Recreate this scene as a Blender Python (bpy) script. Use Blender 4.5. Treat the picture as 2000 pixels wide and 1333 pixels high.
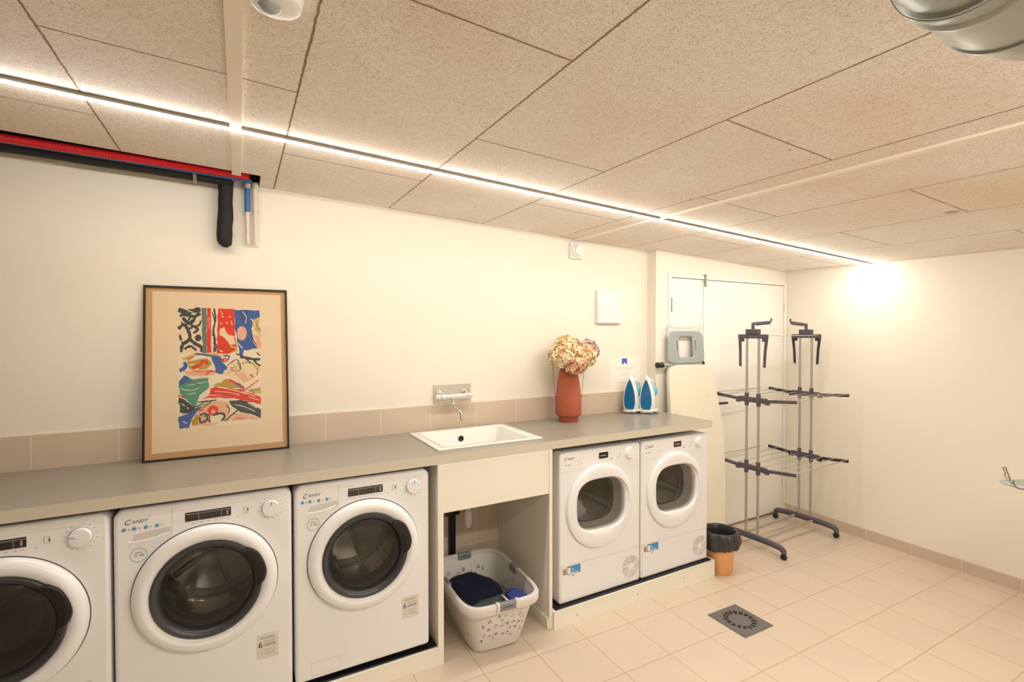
import bpy, bmesh, math, random
from mathutils import Vector, Matrix
sc = bpy.context.scene
for o in list(bpy.data.objects): bpy.data.objects.remove(o)
COL = sc.collection
PI = math.pi
random.seed(7)

# ------------------------------------------------------------------ camera
F_PX = 964.306
YAW, PITCH, ROLL = .5043, -.0156, -.0005
CAM = Vector((-.193, -2.8658, 1.6228))
fw = Vector((math.sin(YAW)*math.cos(PITCH), math.cos(YAW)*math.cos(PITCH), math.sin(PITCH)))
rt = Vector((math.cos(YAW), -math.sin(YAW), 0)); up = rt.cross(fw)
cr, sr = math.cos(ROLL), math.sin(ROLL)
R_ = cr*rt + sr*up; U_ = -sr*rt + cr*up
cd = bpy.data.cameras.new('camera'); cam = bpy.data.objects.new('camera', cd); COL.objects.link(cam)
M3 = Matrix((R_, U_, -fw)).transposed()
cam.matrix_world = Matrix.Translation(CAM) @ M3.to_4x4()
cd.sensor_width = 36; cd.sensor_fit = 'HORIZONTAL'; cd.lens = 36*F_PX/2000; cd.clip_start = .02
sc.camera = cam
# ------------------------------------------------------------------ world, exposure
w = bpy.data.worlds.new('world'); sc.world = w; w.use_nodes = True
w.node_tree.nodes['Background'].inputs[0].default_value = (.6, .58, .5, 1)
w.node_tree.nodes['Background'].inputs[1].default_value = .2
vs = sc.view_settings
vs.view_transform = 'Standard'; vs.look = 'None'; vs.gamma = 1; vs.use_curve_mapping = False
vs.exposure = 1.42
LAMP_COL = (1, .945, .875)
STRIP_E = 42.0      # ceiling strip seen in the photo
FILL_STRIP_E = 120.0     # unseen parallel strip, added behind the camera to brighten the machine fronts

# ------------------------------------------------------------------ constants of the place
def floor_z(x, y): return -.0153*(x-1.5) + .0105*(y+.6)
def ceil_z(x, y): return 2.3074 - .0448*(x-1.5) + .0109*y
XK = -2.6   # left end of the cabinetry
XL, XR, YN, YDW, XJ = -4.2, 4.2288, -4.3, -.0917, 2.5939
HW, TW = 1.0329, .0455

# ------------------------------------------------------------------ materials
def new_mat(name):
    m = bpy.data.materials.new(name); m.use_nodes = True
    nt = m.node_tree; b = nt.nodes['Principled BSDF']
    return m, nt, b
def lin(c):
    return tuple(((v/255)/12.92 if v/255 <= .04045 else ((v/255+.055)/1.055)**2.4) for v in c) + (1,)
def mat(name, rgb, rough=.5, metal=0, noise=.04, scale=30, bump=0.0, coat=0, spec=.5, trans=0, emis=None):
    m, nt, b = new_mat(name)
    c = lin(rgb)
    tc = nt.nodes.new('ShaderNodeTexCoord'); n = nt.nodes.new('ShaderNodeTexNoise'); n.inputs['Scale'].default_value = scale
    n.inputs['Detail'].default_value = 3
    nt.links.new(tc.outputs['Object'], n.inputs['Vector'])
    mx = nt.nodes.new('ShaderNodeMix'); mx.data_type = 'RGBA'
    mx.inputs[6].default_value = tuple(v*(1-noise) for v in c[:3]) + (1,)
    mx.inputs[7].default_value = tuple(min(1, v*(1+noise)) for v in c[:3]) + (1,)
    nt.links.new(n.outputs['Fac'], mx.inputs[0]); nt.links.new(mx.outputs[2], b.inputs['Base Color'])
    b.inputs['Roughness'].default_value = rough; b.inputs['Metallic'].default_value = metal
    b.inputs['Coat Weight'].default_value = coat; b.inputs['Specular IOR Level'].default_value = spec
    b.inputs['Transmission Weight'].default_value = trans
    if bump:
        bp = nt.nodes.new('ShaderNodeBump'); bp.inputs['Strength'].default_value = bump; bp.inputs['Distance'].default_value = .002
        nt.links.new(n.outputs['Fac'], bp.inputs['Height']); nt.links.new(bp.outputs[0], b.inputs['Normal'])
    if emis:
        b.inputs['Emission Color'].default_value = emis[0] + (1,); b.inputs['Emission Strength'].default_value = emis[1]
    return m
def tiled(name, rgb, grout, axes, off, size, g=.004, var=.05, rough=.35, bumpy=True):
    """square tiles of `size` on the plane spanned by `axes` with a seam at `off`"""
    m, nt, b = new_mat(name); N = nt.nodes; L = nt.links
    tc = N.new('ShaderNodeTexCoord'); sp = N.new('ShaderNodeSeparateXYZ'); L.new(tc.outputs['Object'], sp.inputs[0])
    def mth(op, a, bb=None, c=None):
        n = N.new('ShaderNodeMath'); n.operation = op
        for i, v in enumerate((a, bb, c)):
            if v is None: continue
            if isinstance(v, (int, float)): n.inputs[i].default_value = v
            else: L.new(v, n.inputs[i])
        return n.outputs[0]
    masks = []; cells = []
    for ax, o, s in zip(axes, off, size):
        u = mth('DIVIDE', mth('SUBTRACT', sp.outputs[ax], o), s)
        fr = mth('FRACT', u); d = mth('MINIMUM', fr, mth('SUBTRACT', 1, fr))
        masks.append(mth('MULTIPLY', d, s)); cells.append(mth('FLOOR', u))
    d = mth('MINIMUM', masks[0], masks[1])
    sm = N.new('ShaderNodeMapRange'); sm.interpolation_type = 'SMOOTHSTEP'
    sm.inputs[1].default_value = g*.35; sm.inputs[2].default_value = g*.75
    L.new(d, sm.inputs[0])
    cv = N.new('ShaderNodeCombineXYZ'); L.new(cells[0], cv.inputs[0]); L.new(cells[1], cv.inputs[1])
    wn = N.new('ShaderNodeTexWhiteNoise'); L.new(cv.outputs[0], wn.inputs['Vector'])
    n = N.new('ShaderNodeTexNoise'); n.inputs['Scale'].default_value = 5; n.inputs['Detail'].default_value = 6
    L.new(tc.outputs['Object'], n.inputs['Vector'])
    f = mth('ADD', mth('MULTIPLY', wn.outputs['Value'], .35), mth('MULTIPLY', n.outputs['Fac'], .65))
    c = lin(rgb)
    mx = N.new('ShaderNodeMix'); mx.data_type = 'RGBA'
    mx.inputs[6].default_value = tuple(v*(1-var) for v in c[:3]) + (1,)
    mx.inputs[7].default_value = tuple(v*(1+var) for v in c[:3]) + (1,)
    L.new(f, mx.inputs[0])
    m2 = N.new('ShaderNodeMix'); m2.data_type = 'RGBA'; m2.inputs[6].default_value = lin(grout)
    L.new(mx.outputs[2], m2.inputs[7]); L.new(sm.outputs[0], m2.inputs[0]); L.new(m2.outputs[2], b.inputs['Base Color'])
    b.inputs['Roughness'].default_value = rough
    bp = N.new('ShaderNodeBump'); bp.inputs['Strength'].default_value = .5; bp.inputs['Distance'].default_value = .001
    L.new(sm.outputs[0], bp.inputs['Height']); L.new(bp.outputs[0], b.inputs['Normal'])
    return m

M = {}
M['wall'] = mat('painted_wall', (241, 234, 219), .7, noise=.015, scale=3, bump=.05)
M['white'] = mat('white_enamel', (240, 240, 241), .28, noise=.01, scale=4, coat=.2)
M['white_side'] = mat('white_sheet_metal', (226, 224, 220), .4, noise=.01)
M['panel'] = mat('off_white_laminate', (243, 238, 224), .5, noise=.012, scale=6)
M['ceramic'] = mat('white_ceramic', (245, 243, 236), .12, noise=.005, coat=.5)
M['worktop'] = mat('greige_laminate', (152, 146, 134), .3, noise=.03, scale=260)
M['worktop_edge'] = mat('pale_laminate_edge', (216, 209, 192), .45, noise=.02, scale=120)
M['black'] = mat('black_plastic', (16, 16, 20), .35, noise=.1)
M['navy_black'] = mat('black_rubber_mat', (12, 14, 24), .45, noise=.2, scale=60)
M['darkgrey'] = mat('dark_grey_plastic', (74, 75, 78), .32, noise=.05)
M['bezel'] = mat('grey_door_bezel', (58, 59, 62), .3, noise=.04)
M['gasket'] = mat('grey_rubber_gasket', (70, 70, 72), .6, noise=.1)
M['rack_plastic'] = mat('aubergine_grey_plastic', (84, 76, 88), .45, noise=.05)
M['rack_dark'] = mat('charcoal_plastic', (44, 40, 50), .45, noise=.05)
M['rack_pole'] = mat('grey_painted_steel', (170, 166, 160), .35, metal=.2, noise=.04)
M['rod'] = mat('pale_steel_rod', (190, 184, 170), .35, metal=.3, noise=.04)
M['chrome'] = mat('chrome', (225, 225, 222), .08, metal=1, noise=.02)
M['steel'] = mat('galvanised_steel', (165, 172, 168), .3, metal=.85, noise=.12, scale=8)
M['plate'] = mat('satin_steel_plate', (206, 198, 184), .45, metal=.35, noise=.05)
M['alu'] = mat('brushed_aluminium', (150, 146, 138), .35, metal=.6, noise=.05)
M['blue'] = mat('light_blue_print', (70, 150, 205), .5)
M['darkblue'] = mat('dark_blue_print', (40, 50, 110), .5)
M['logo'] = mat('dark_grey_print', (72, 66, 66), .5)
M['greyprint'] = mat('pale_grey_print', (165, 160, 152), .5)
M['dotblue'] = mat('soft_blue_print', (96, 160, 196), .5)
M['emblem'] = mat('royal_blue_print', (70, 96, 190), .5)
M['sticker'] = mat('silver_sticker', (222, 217, 207), .4, noise=.03)
M['recess'] = mat('drawer_pull_white', (214, 210, 204), .4)
M['display'] = mat('display_glass', (18, 20, 24), .08, coat=1)
M['wire'] = mat('brown_wire', (122, 92, 72), .6)
M['terracotta'] = mat('terracotta_clay', (172, 92, 62), .8, noise=.06, scale=40, bump=.1)
M['bin'] = mat('peach_plastic', (236, 174, 116), .45, noise=.03)
M['bag'] = mat('black_bin_liner', (56, 54, 56), .3, noise=.2, scale=20, bump=.4)
M['basket'] = mat('light_grey_plastic', (222, 218, 212), .38, noise=.02)
M['basket_grey'] = mat('mid_grey_plastic', (138, 140, 146), .4, noise=.03)
M['navy'] = mat('navy_cotton', (18, 24, 56), .9, noise=.3, scale=90, bump=.4)
M['sage'] = mat('sage_grey_cotton', (104, 116, 118), .9, noise=.15, scale=90, bump=.4)
M['greycloth'] = mat('pale_grey_cotton', (168, 160, 156), .9, noise=.15, scale=90, bump=.4)
M['royal'] = mat('blue_cotton', (52, 70, 140), .9, noise=.15, scale=90, bump=.3)
M['paper'] = mat('white_paper', (244, 240, 230), .8, noise=.01)
M['pvc'] = mat('white_pvc', (226, 222, 214), .35)
M['red'] = mat('red_corrugated_plastic', (196, 24, 34), .4, noise=.05)
M['blackfoam'] = mat('black_foam_insulation', (24, 23, 25), .75, noise=.25, scale=40, bump=.8)
M['bluefoam'] = mat('blue_corrugated_plastic', (46, 110, 178), .45, noise=.05)
M['pinkpipe'] = mat('painted_pipe', (226, 208, 192), .5, noise=.03)
M['plaster'] = mat('rough_plaster', (222, 216, 200), .9, noise=.15, scale=14, bump=.5)
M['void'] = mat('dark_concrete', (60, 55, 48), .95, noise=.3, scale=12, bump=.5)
M['frame'] = mat('black_picture_frame', (30, 24, 22), .35)
M['batten'] = mat('cream_ceiling_trim', (250, 240, 224), .5, noise=.015)
M['drain'] = mat('cast_grey_drain', (112, 108, 106), .5, metal=.2, noise=.12, scale=40)
M['irongrey'] = mat('pale_grey_metal', (168, 175, 174), .35, metal=.15, noise=.04)
M['teal'] = mat('teal_soleplate', (0, 112, 168), .25, noise=.25, scale=9, coat=.6)
M['ironwhite'] = mat('glossy_white_plastic', (240, 240, 236), .25)
M['door'] = mat('door_paint', (244, 241, 232), .45, noise=.008, scale=3)
M['screw'] = mat('screw_head', (120, 104, 84), .5)
M['strip'] = mat('lit_diffuser', (255, 255, 255), .5, emis=(LAMP_COL, STRIP_E))
M['fill_strip'] = mat('fill_strip_diffuser', (255, 255, 255), .5, emis=(LAMP_COL, FILL_STRIP_E))
M['floor'] = tiled('floor_tiles', (212, 195, 175), (186, 160, 132), (0, 1), (-.09, -.18), (.3, .3), g=.004, var=.05, rough=.38)
M['walltile'] = tiled('wall_tiles', (212, 194, 173), (230, 216, 200), (0, 2), (-.082, -.014), (.3, .3), g=.005, var=.07, rough=.4)
M['basetile'] = tiled('skirting_tiles', (208, 189, 168), (224, 212, 194), (1, 2), (-.778+.3, -5), (.302, 10), g=.005, var=.06, rough=.4)

def glass_mat(name, tint, refl=.12, ior=1.45):
    m = bpy.data.materials.new(name); m.use_nodes = True; nt = m.node_tree; nt.nodes.clear()
    o = nt.nodes.new('ShaderNodeOutputMaterial'); mx = nt.nodes.new('ShaderNodeMixShader')
    t = nt.nodes.new('ShaderNodeBsdfTransparent'); g = nt.nodes.new('ShaderNodeBsdfGlossy'); f = nt.nodes.new('ShaderNodeFresnel')
    t.inputs[0].default_value = tint + (1,); g.inputs['Roughness'].default_value = .02; f.inputs[0].default_value = ior
    ge = nt.nodes.new('ShaderNodeNewGeometry'); mi = nt.nodes.new('ShaderNodeMapRange')
    mi.inputs[3].default_value = ior; mi.inputs[4].default_value = 1/ior
    nt.links.new(ge.outputs['Backfacing'], mi.inputs[0]); nt.links.new(mi.outputs[0], f.inputs[0])
    nt.links.new(f.outputs[0], mx.inputs[0]); nt.links.new(t.outputs[0], mx.inputs[1]); nt.links.new(g.outputs[0], mx.inputs[2])
    nt.links.new(mx.outputs[0], o.inputs[0])
    return m
M['glass'] = glass_mat('picture_glass', (.97, .97, .96))
M['doorglass'] = glass_mat('washer_door_glass', (.80, .79, .77), ior=1.5)
M['dryerglass'] = glass_mat('dryer_door_glass', (.90, .89, .87), ior=1.5)

def drum_mat():
    m, nt, b = new_mat('perforated_drum'); N = nt.nodes; L = nt.links
    tc = N.new('ShaderNodeTexCoord'); v = N.new('ShaderNodeTexVoronoi'); v.inputs['Scale'].default_value = 48; v.inputs['Randomness'].default_value = .15
    L.new(tc.outputs['Object'], v.inputs['Vector'])
    r = N.new('ShaderNodeValToRGB'); r.color_ramp.elements[0].position = .22; r.color_ramp.elements[0].color = (.02, .02, .02, 1)
    r.color_ramp.elements[1].position = .3; r.color_ramp.elements[1].color = (.62, .60, .57, 1)
    L.new(v.outputs['Distance'], r.inputs[0]); L.new(r.outputs[0], b.inputs['Base Color'])
    b.inputs['Metallic'].default_value = .9; b.inputs['Roughness'].default_value = .22
    return m
M['drum'] = drum_mat()
M['drumplain'] = mat('brushed_drum_steel', (170, 165, 158), .28, metal=.9, noise=.08)
M['dryerdrum'] = mat('dryer_drum_steel', (208, 202, 194), .45, metal=.1, noise=.05)
M['dryerseal'] = mat('sage_grey_seal', (160, 160, 148), .4, noise=.06)

def ceiling_mat():
    m, nt, b = new_mat('wood_wool_ceiling_board'); N = nt.nodes; L = nt.links
    tc = N.new('ShaderNodeTexCoord'); sp = N.new('ShaderNodeSeparateXYZ'); L.new(tc.outputs['Object'], sp.inputs[0])
    def mth(op, a, bb=None):
        n = N.new('ShaderNodeMath'); n.operation = op
        for i, v in enumerate((a, bb)):
            if v is None: continue
            if isinstance(v, (int, float)): n.inputs[i].default_value = v
            else: L.new(v, n.inputs[i])
        return n.outputs[0]
    # wobble of the seams
    wn = N.new('ShaderNodeTexNoise'); wn.inputs['Scale'].default_value = 60; wn.inputs['Detail'].default_value = 2
    L.new(tc.outputs['Object'], wn.inputs['Vector'])
    wob = mth('MULTIPLY', mth('SUBTRACT', wn.outputs['Fac'], .5), .006)
    u = mth('DIVIDE', mth('ADD', mth('ADD', sp.outputs[0], .631), wob), .6)
    col = mth('FLOOR', u); fr = mth('FRACT', u)
    dx = mth('MULTIPLY', mth('MINIMUM', fr, mth('SUBTRACT', 1, fr)), .6)
    odd = mth('MODULO', mth('ADD', col, 20), 2)
    v = mth('DIVIDE', mth('ADD', mth('ADD', mth('ADD', sp.outputs[1], .01), wob), mth('MULTIPLY', odd, .6)), 1.2)
    vf = mth('FRACT', mth('ADD', v, 20)); vrow = mth('FLOOR', v)
    dy = mth('MULTIPLY', mth('MINIMUM', vf, mth('SUBTRACT', 1, vf)), 1.2)
    d = mth('MINIMUM', dx, dy)
    sm = N.new('ShaderNodeMapRange'); sm.interpolation_type = 'SMOOTHSTEP'; sm.inputs[1].default_value = .0006; sm.inputs[2].default_value = .0046
    L.new(d, sm.inputs[0])
    # fibres
    mp = N.new('ShaderNodeTexNoise'); mp.inputs['Scale'].default_value = 95; mp.inputs['Detail'].default_value = 5; mp.inputs['Roughness'].default_value = .7
    mp.inputs['Distortion'].default_value = 2.5
    L.new(tc.outputs['Object'], mp.inputs['Vector'])
    r = N.new('ShaderNodeValToRGB'); r.color_ramp.elements[0].position = .38; r.color_ramp.elements[0].color = lin((212, 198, 183))
    r.color_ramp.elements[1].position = .52; r.color_ramp.elements[1].color = lin((253, 248, 241))
    L.new(mp.outputs['Fac'], r.inputs[0])
    # broad brownish staining
    bn = N.new('ShaderNodeTexNoise'); bn.inputs['Scale'].default_value = 1.3; bn.inputs['Detail'].default_value = 4
    L.new(tc.outputs['Object'], bn.inputs['Vector'])
    r2 = N.new('ShaderNodeValToRGB'); r2.color_ramp.elements[0].position = .42; r2.color_ramp.elements[0].color = (1, 1, 1, 1)
    r2.color_ramp.elements[1].position = .72; r2.color_ramp.elements[1].color = (.92, .85, .76, 1)
    L.new(bn.outputs['Fac'], r2.inputs[0])
    mu = N.new('ShaderNodeMix'); mu.data_type = 'RGBA'; mu.blend_type = 'MULTIPLY'; mu.inputs[0].default_value = 1
    L.new(r.outputs[0], mu.inputs[6]); L.new(r2.outputs[0], mu.inputs[7])
    # the small dark stain by the right side
    cx = mth('SUBTRACT', sp.outputs[0], 2.915); cy = mth('SUBTRACT', sp.outputs[1], -1.765)
    dd = mth('SQRT', mth('ADD', mth('MULTIPLY', cx, cx), mth('MULTIPLY', cy, cy)))
    st = N.new('ShaderNodeMapRange'); st.interpolation_type = 'SMOOTHSTEP'; st.inputs[1].default_value = .012; st.inputs[2].default_value = .045
    st.inputs[3].default_value = .5; st.inputs[4].default_value = 1
    L.new(mth('ADD', dd, mth('MULTIPLY', mth('SUBTRACT', mp.outputs['Fac'], .5), .03)), st.inputs[0])
    mu2 = N.new('ShaderNodeMix'); mu2.data_type = 'RGBA'; mu2.blend_type = 'MULTIPLY'; mu2.inputs[0].default_value = 1
    L.new(mu.outputs[2], mu2.inputs[6]); L.new(st.outputs[0], mu2.inputs[7])
    # scattered screw / knot specks
    vo = N.new('ShaderNodeTexVoronoi'); vo.inputs['Scale'].default_value = 5.5; L.new(tc.outputs['Object'], vo.inputs['Vector'])
    sk = N.new('ShaderNodeMapRange'); sk.inputs[1].default_value = .02; sk.inputs[2].default_value = .05; sk.inputs[3].default_value = .45; sk.inputs[4].default_value = 1
    L.new(vo.outputs['Distance'], sk.inputs[0])
    mu3 = N.new('ShaderNodeMix'); mu3.data_type = 'RGBA'; mu3.blend_type = 'MULTIPLY'; mu3.inputs[0].default_value = 1
    L.new(mu2.outputs[2], mu3.inputs[6]); L.new(sk.outputs[0], mu3.inputs[7])
    m2 = N.new('ShaderNodeMix'); m2.data_type = 'RGBA'; m2.inputs[6].default_value = lin((156, 122, 94))
    L.new(mu3.outputs[2], m2.inputs[7]); L.new(sm.outputs[0], m2.inputs[0]); L.new(m2.outputs[2], b.inputs['Base Color'])
    b.inputs['Roughness'].default_value = .9; b.inputs['Specular IOR Level'].default_value = .2
    bp = N.new('ShaderNodeBump'); bp.inputs['Strength'].default_value = .5; bp.inputs['Distance'].default_value = .003
    L.new(mp.outputs['Fac'], bp.inputs['Height'])
    bp2 = N.new('ShaderNodeBump'); bp2.inputs['Strength'].default_value = .8; bp2.inputs['Distance'].default_value = .004
    L.new(sm.outputs[0], bp2.inputs['Height']); L.new(bp.outputs[0], bp2.inputs['Normal']); L.new(bp2.outputs[0], b.inputs['Normal'])
    return m
M['ceiling'] = ceiling_mat()

def leaf_cover_mat():
    m, nt, b = new_mat('ironing_cover_cotton'); N = nt.nodes; L = nt.links
    tc = N.new('ShaderNodeTexCoord'); mp = N.new('ShaderNodeMapping'); mp.inputs['Rotation'].default_value = (0, .6, 0); mp.inputs['Scale'].default_value = (30, 1, 9)
    L.new(tc.outputs['Object'], mp.inputs[0])
    v = N.new('ShaderNodeTexVoronoi'); v.inputs['Scale'].default_value = 1; L.new(mp.outputs[0], v.inputs['Vector'])
    r = N.new('ShaderNodeValToRGB'); r.color_ramp.elements[0].position = .1; r.color_ramp.elements[0].color = lin((222, 208, 180))
    r.color_ramp.elements[1].position = .16; r.color_ramp.elements[1].color = lin((240, 232, 212))
    L.new(v.outputs['Distance'], r.inputs[0]); L.new(r.outputs[0], b.inputs['Base Color']); b.inputs['Roughness'].default_value = .85
    return m
M['cover'] = leaf_cover_mat()

# ------------------------------------------------------------------ mesh helpers
class MB:
    def __init__(s): s.bm = bmesh.new(); s.mats = []
    def mi(s, m):
        if m not in s.mats: s.mats.append(m)
        return s.mats.index(m)
    def _fin(s, faces, m, smooth=False):
        i = s.mi(m)
        for f in faces:
            if f.is_valid: f.material_index = i; f.smooth = smooth
    def box(s, x0, x1, y0, y1, z0, z1, m, bev=0, seg=2, T=None):
        bm = s.bm; vv = [bm.verts.new((x, y, z)) for x in (x0, x1) for y in (y0, y1) for z in (z0, z1)]
        q = [(0,1,3,2),(4,6,7,5),(0,4,5,1),(2,3,7,6),(0,2,6,4),(1,5,7,3)]
        fs = [bm.faces.new([vv[i] for i in f]) for f in q]
        bmesh.ops.recalc_face_normals(bm, faces=fs)
        if bev:
            es = list({e for f in fs for e in f.edges})
            r = bmesh.ops.bevel(bm, geom=es, offset=bev, segments=seg, profile=.5, affect='EDGES')
            fs = list({f for f in r['faces']} | {f for f in fs if f.is_valid})
            vv = list({v for f in fs for v in f.verts})
        if T: bmesh.ops.transform(bm, matrix=T, verts=[v for v in vv if v.is_valid])
        s._fin(fs, m, bev > 0); return s
    def loft(s, loops, m, closed=True, cap0=False, cap1=False, smooth=True, T=None, mats=None):
        bm = s.bm; L = []
        for lp in loops:
            L.append([bm.verts.new(p if T is None else T @ Vector(p)) for p in lp])
        n = len(L[0]); fs = []
        for k in range(len(L)-1):
            for i in range(n if closed else n-1):
                j = (i+1) % n
                f = bm.faces.new((L[k][i], L[k][j], L[k+1][j], L[k+1][i])); fs.append(f)
        if cap0: f = bm.faces.new(L[0][::-1]); fs.append(f)
        if cap1: f = bm.faces.new(L[-1]); fs.append(f)
        s._fin(fs, m, smooth)
        if cap0 or cap1:
            for f in fs[-(int(cap0)+int(cap1)):]: f.smooth = False
        bmesh.ops.recalc_face_normals(bm, faces=fs)
        return s
    def lathe(s, prof, m, c=(0,0,0), ax='z', n=48, smooth=True, cap0=False, cap1=False, T=None):
        loops = []
        for r, h in prof:
            lp = []
            for i in range(n):
                a = 2*PI*i/n; x, y = r*math.cos(a), r*math.sin(a)
                p = (x, y, h) if ax == 'z' else ((x, h, y) if ax == 'y' else (h, x, y))
                lp.append((p[0]+c[0], p[1]+c[1], p[2]+c[2]))
            loops.append(lp)
        return s.loft(loops, m, True, cap0, cap1, smooth, T)
    def tube(s, pts, r, m, n=10, cap=True, closed=False, T=None):
        pts = [Vector(p) for p in pts]; rr = r if isinstance(r, (list, tuple)) else [r]*len(pts)
        loops = []; N = len(pts); prev = None
        for i, p in enumerate(pts):
            if closed: t = pts[(i+1) % N]-pts[i-1]
            elif i == 0: t = pts[1]-pts[0]
            elif i == N-1: t = pts[-1]-pts[-2]
            else: t = (pts[i+1]-p).normalized() + (p-pts[i-1]).normalized()
            t.normalize()
            if prev is None:
                a = Vector((0, 0, 1)) if abs(t.z) < .9 else Vector((1, 0, 0)); u = a.cross(t).normalized()
            else: u = (prev - t*prev.dot(t)).normalized()
            prev = u; v = t.cross(u)
            loops.append([tuple(p + (u*math.cos(2*PI*k/n) + v*math.sin(2*PI*k/n))*rr[i]) for k in range(n)])
        if closed: loops.append(loops[0])
        return s.loft(loops, m, True, cap and not closed, cap and not closed, True, T)
    def prism(s, pts, h, m, T=None, smooth=False):
        """pts in xz, extruded along y from 0 to h (T to place)"""
        T = T or Matrix(); bm = s.bm
        a = [bm.verts.new(T @ Vector((x, 0, z))) for x, z in pts]; b = [bm.verts.new(T @ Vector((x, h, z))) for x, z in pts]
        fs = [bm.faces.new(a), bm.faces.new(b[::-1])]; n = len(pts)
        for i in range(n):
            j = (i+1) % n; f = bm.faces.new((a[i], b[i], b[j], a[j])); fs.append(f)
        bmesh.ops.recalc_face_normals(bm, faces=fs); s._fin(fs, m, False)
        if smooth:
            for f in fs[2:]: f.smooth = True
        return s
    def ball(s, c, r, m, sc3=(1,1,1), u=16, v=10, T=None):
        loops = []
        for k in range(1, v):
            a = PI*k/v
            loops.append([(c[0]+r*sc3[0]*math.sin(a)*math.cos(2*PI*i/u), c[1]+r*sc3[1]*math.sin(a)*math.sin(2*PI*i/u), c[2]+r*sc3[2]*math.cos(a)) for i in range(u)])
        return s.loft(loops, m, True, True, True, True, T)
    def face(s, pts, m, T=None):
        f = s.bm.faces.new([s.bm.verts.new(T @ Vector(p) if T else p) for p in pts]); s._fin([f], m); return s
    def text(s, txt, size, m, T, extr=.0002, shear=0, align='LEFT', spacing=1):
        c = bpy.data.curves.new('t', 'FONT'); c.body = txt; c.size = size; c.extrude = extr; c.shear = shear; c.align_x = align
        c.space_character = spacing; c.resolution_u = 3
        o = bpy.data.objects.new('t', c); COL.objects.link(o)
        dg = bpy.context.evaluated_depsgraph_get(); me = bpy.data.meshes.new_from_object(o.evaluated_get(dg))
        n0 = len(s.bm.faces); s.bm.from_mesh(me); s.bm.faces.ensure_lookup_table()
        fs = s.bm.faces[n0:]; vv = list({v for f in fs for v in f.verts})
        bmesh.ops.transform(s.bm, matrix=T, verts=vv); s._fin(fs, m)
        bpy.data.objects.remove(o); bpy.data.curves.remove(c); bpy.data.meshes.remove(me)
        return s
    def build(s, name, parent=None, loc=None):
        me = bpy.data.meshes.new(name)
        for m in s.mats: me.materials.append(m)
        s.bm.normal_update()
        for e in s.bm.edges:
            if len(e.link_faces) == 2 and e.calc_face_angle(0) > .62: e.smooth = False
        s.bm.to_mesh(me); s.bm.free()
        o = bpy.data.objects.new(name, me); COL.objects.link(o)
        if parent is not None: o.parent = parent
        if loc: o.location = loc
        return o
def tag(o, label, cat, group=None, kind=None):
    o['label'] = label; o['category'] = cat
    if group: o['group'] = group
    if kind: o['kind'] = kind
    return o
def struct(o): o['kind'] = 'structure'; return o
def thing(name, label, cat, loc=(0,0,0), rz=0, group=None, rot=None):
    o = bpy.data.objects.new(name, None); COL.objects.link(o); o.location = loc; o.rotation_euler = rot or (0, 0, rz)
    o.empty_display_size = .05
    return tag(o, label, cat, group)
def copy_tree(o, parent=None):
    c = o.copy(); COL.objects.link(c)
    if parent is not None: c.parent = parent
    for ch in [q for q in bpy.data.objects if q.parent == o]: copy_tree(ch, c)
    return c
def Tm(x=0, y=0, z=0, rx=0, ry=0, rz=0):
    return Matrix.Translation((x, y, z)) @ Matrix.Rotation(rz, 4, 'Z') @ Matrix.Rotation(ry, 4, 'Y') @ Matrix.Rotation(rx, 4, 'X')
def circ(r, n, cx=0, cz=0, y=0): return [(cx+r*math.cos(2*PI*i/n), y, cz+r*math.sin(2*PI*i/n)) for i in range(n)]
def rrect(hx, hz, rad, n=8):
    pts = []
    for sx, sz, a0 in ((1, 1, 0), (-1, 1, PI/2), (-1, -1, PI), (1, -1, 3*PI/2)):
        for k in range(n+1):
            a = a0 + PI/2*k/n; pts.append((sx*(hx-rad)+rad*math.cos(a), sz*(hz-rad)+rad*math.sin(a)))
    return pts
def sup(hx, hz, p, n, cx=0, cz=0, y=0):
    out = []
    for i in range(n):
        a = 2*PI*i/n; c, s_ = math.cos(a), math.sin(a)
        k = (abs(c/hx)**p + abs(s_/hz)**p)**(-1/p); out.append((cx+k*c, y, cz+k*s_))
    return out

# ================================================================== THE ROOM
def slab(name, f, x0, x1, y0, y1, t, m, nx=1):
    b = MB(); vs_ = []
    for (x, y) in ((x0, y0), (x1, y0), (x1, y1), (x0, y1)): vs_.append((x, y, f(x, y)))
    b.loft([vs_, [(x, y, z+t) for x, y, z in vs_]], m, True, True, True, smooth=False)
    return b.build(name)
struct(slab('floor', floor_z, XL-.1, XR+.1, YN-.1, .1, -.1, M['floor']))
XO, YO = -.097, -.205   # opening in the ceiling left of XO, between YO and the wall
b = MB()
for (x0, x1, y0, y1) in ((XL-.1, XR+.1, YN-.1, YO), (XO, XR+.1, YO, .1)):
    q = [(x, y, ceil_z(x, y)) for x, y in ((x0, y0), (x1, y0), (x1, y1), (x0, y1))]
    b.loft([q, [(x, y, z+.035) for x, y, z in q]], M['ceiling'], True, True, True, smooth=False)
struct(b.build('ceiling'))
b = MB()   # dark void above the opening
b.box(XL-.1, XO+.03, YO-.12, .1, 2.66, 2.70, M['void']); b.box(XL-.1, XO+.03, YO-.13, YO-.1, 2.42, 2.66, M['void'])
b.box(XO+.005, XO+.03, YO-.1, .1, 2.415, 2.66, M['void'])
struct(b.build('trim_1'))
b = MB(); b.box(XL-.1, XO, 0, .1, -.2, 2.40, M['wall']); b.box(XO, XJ+.05, 0, .1, -.2, 2.45, M['wall'])
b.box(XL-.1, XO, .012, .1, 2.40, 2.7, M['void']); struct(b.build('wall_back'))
b = MB()
b.box(XJ, XR+.1, YDW, .1, 2.0, 2.26, M['wall']).box(XJ, 2.716, YDW, .1, -.2, 2.088, M['wall']).box(4.2265, XR+.1, YDW, .1, -.2, 2.1, M['wall'])
b = b; 
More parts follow.
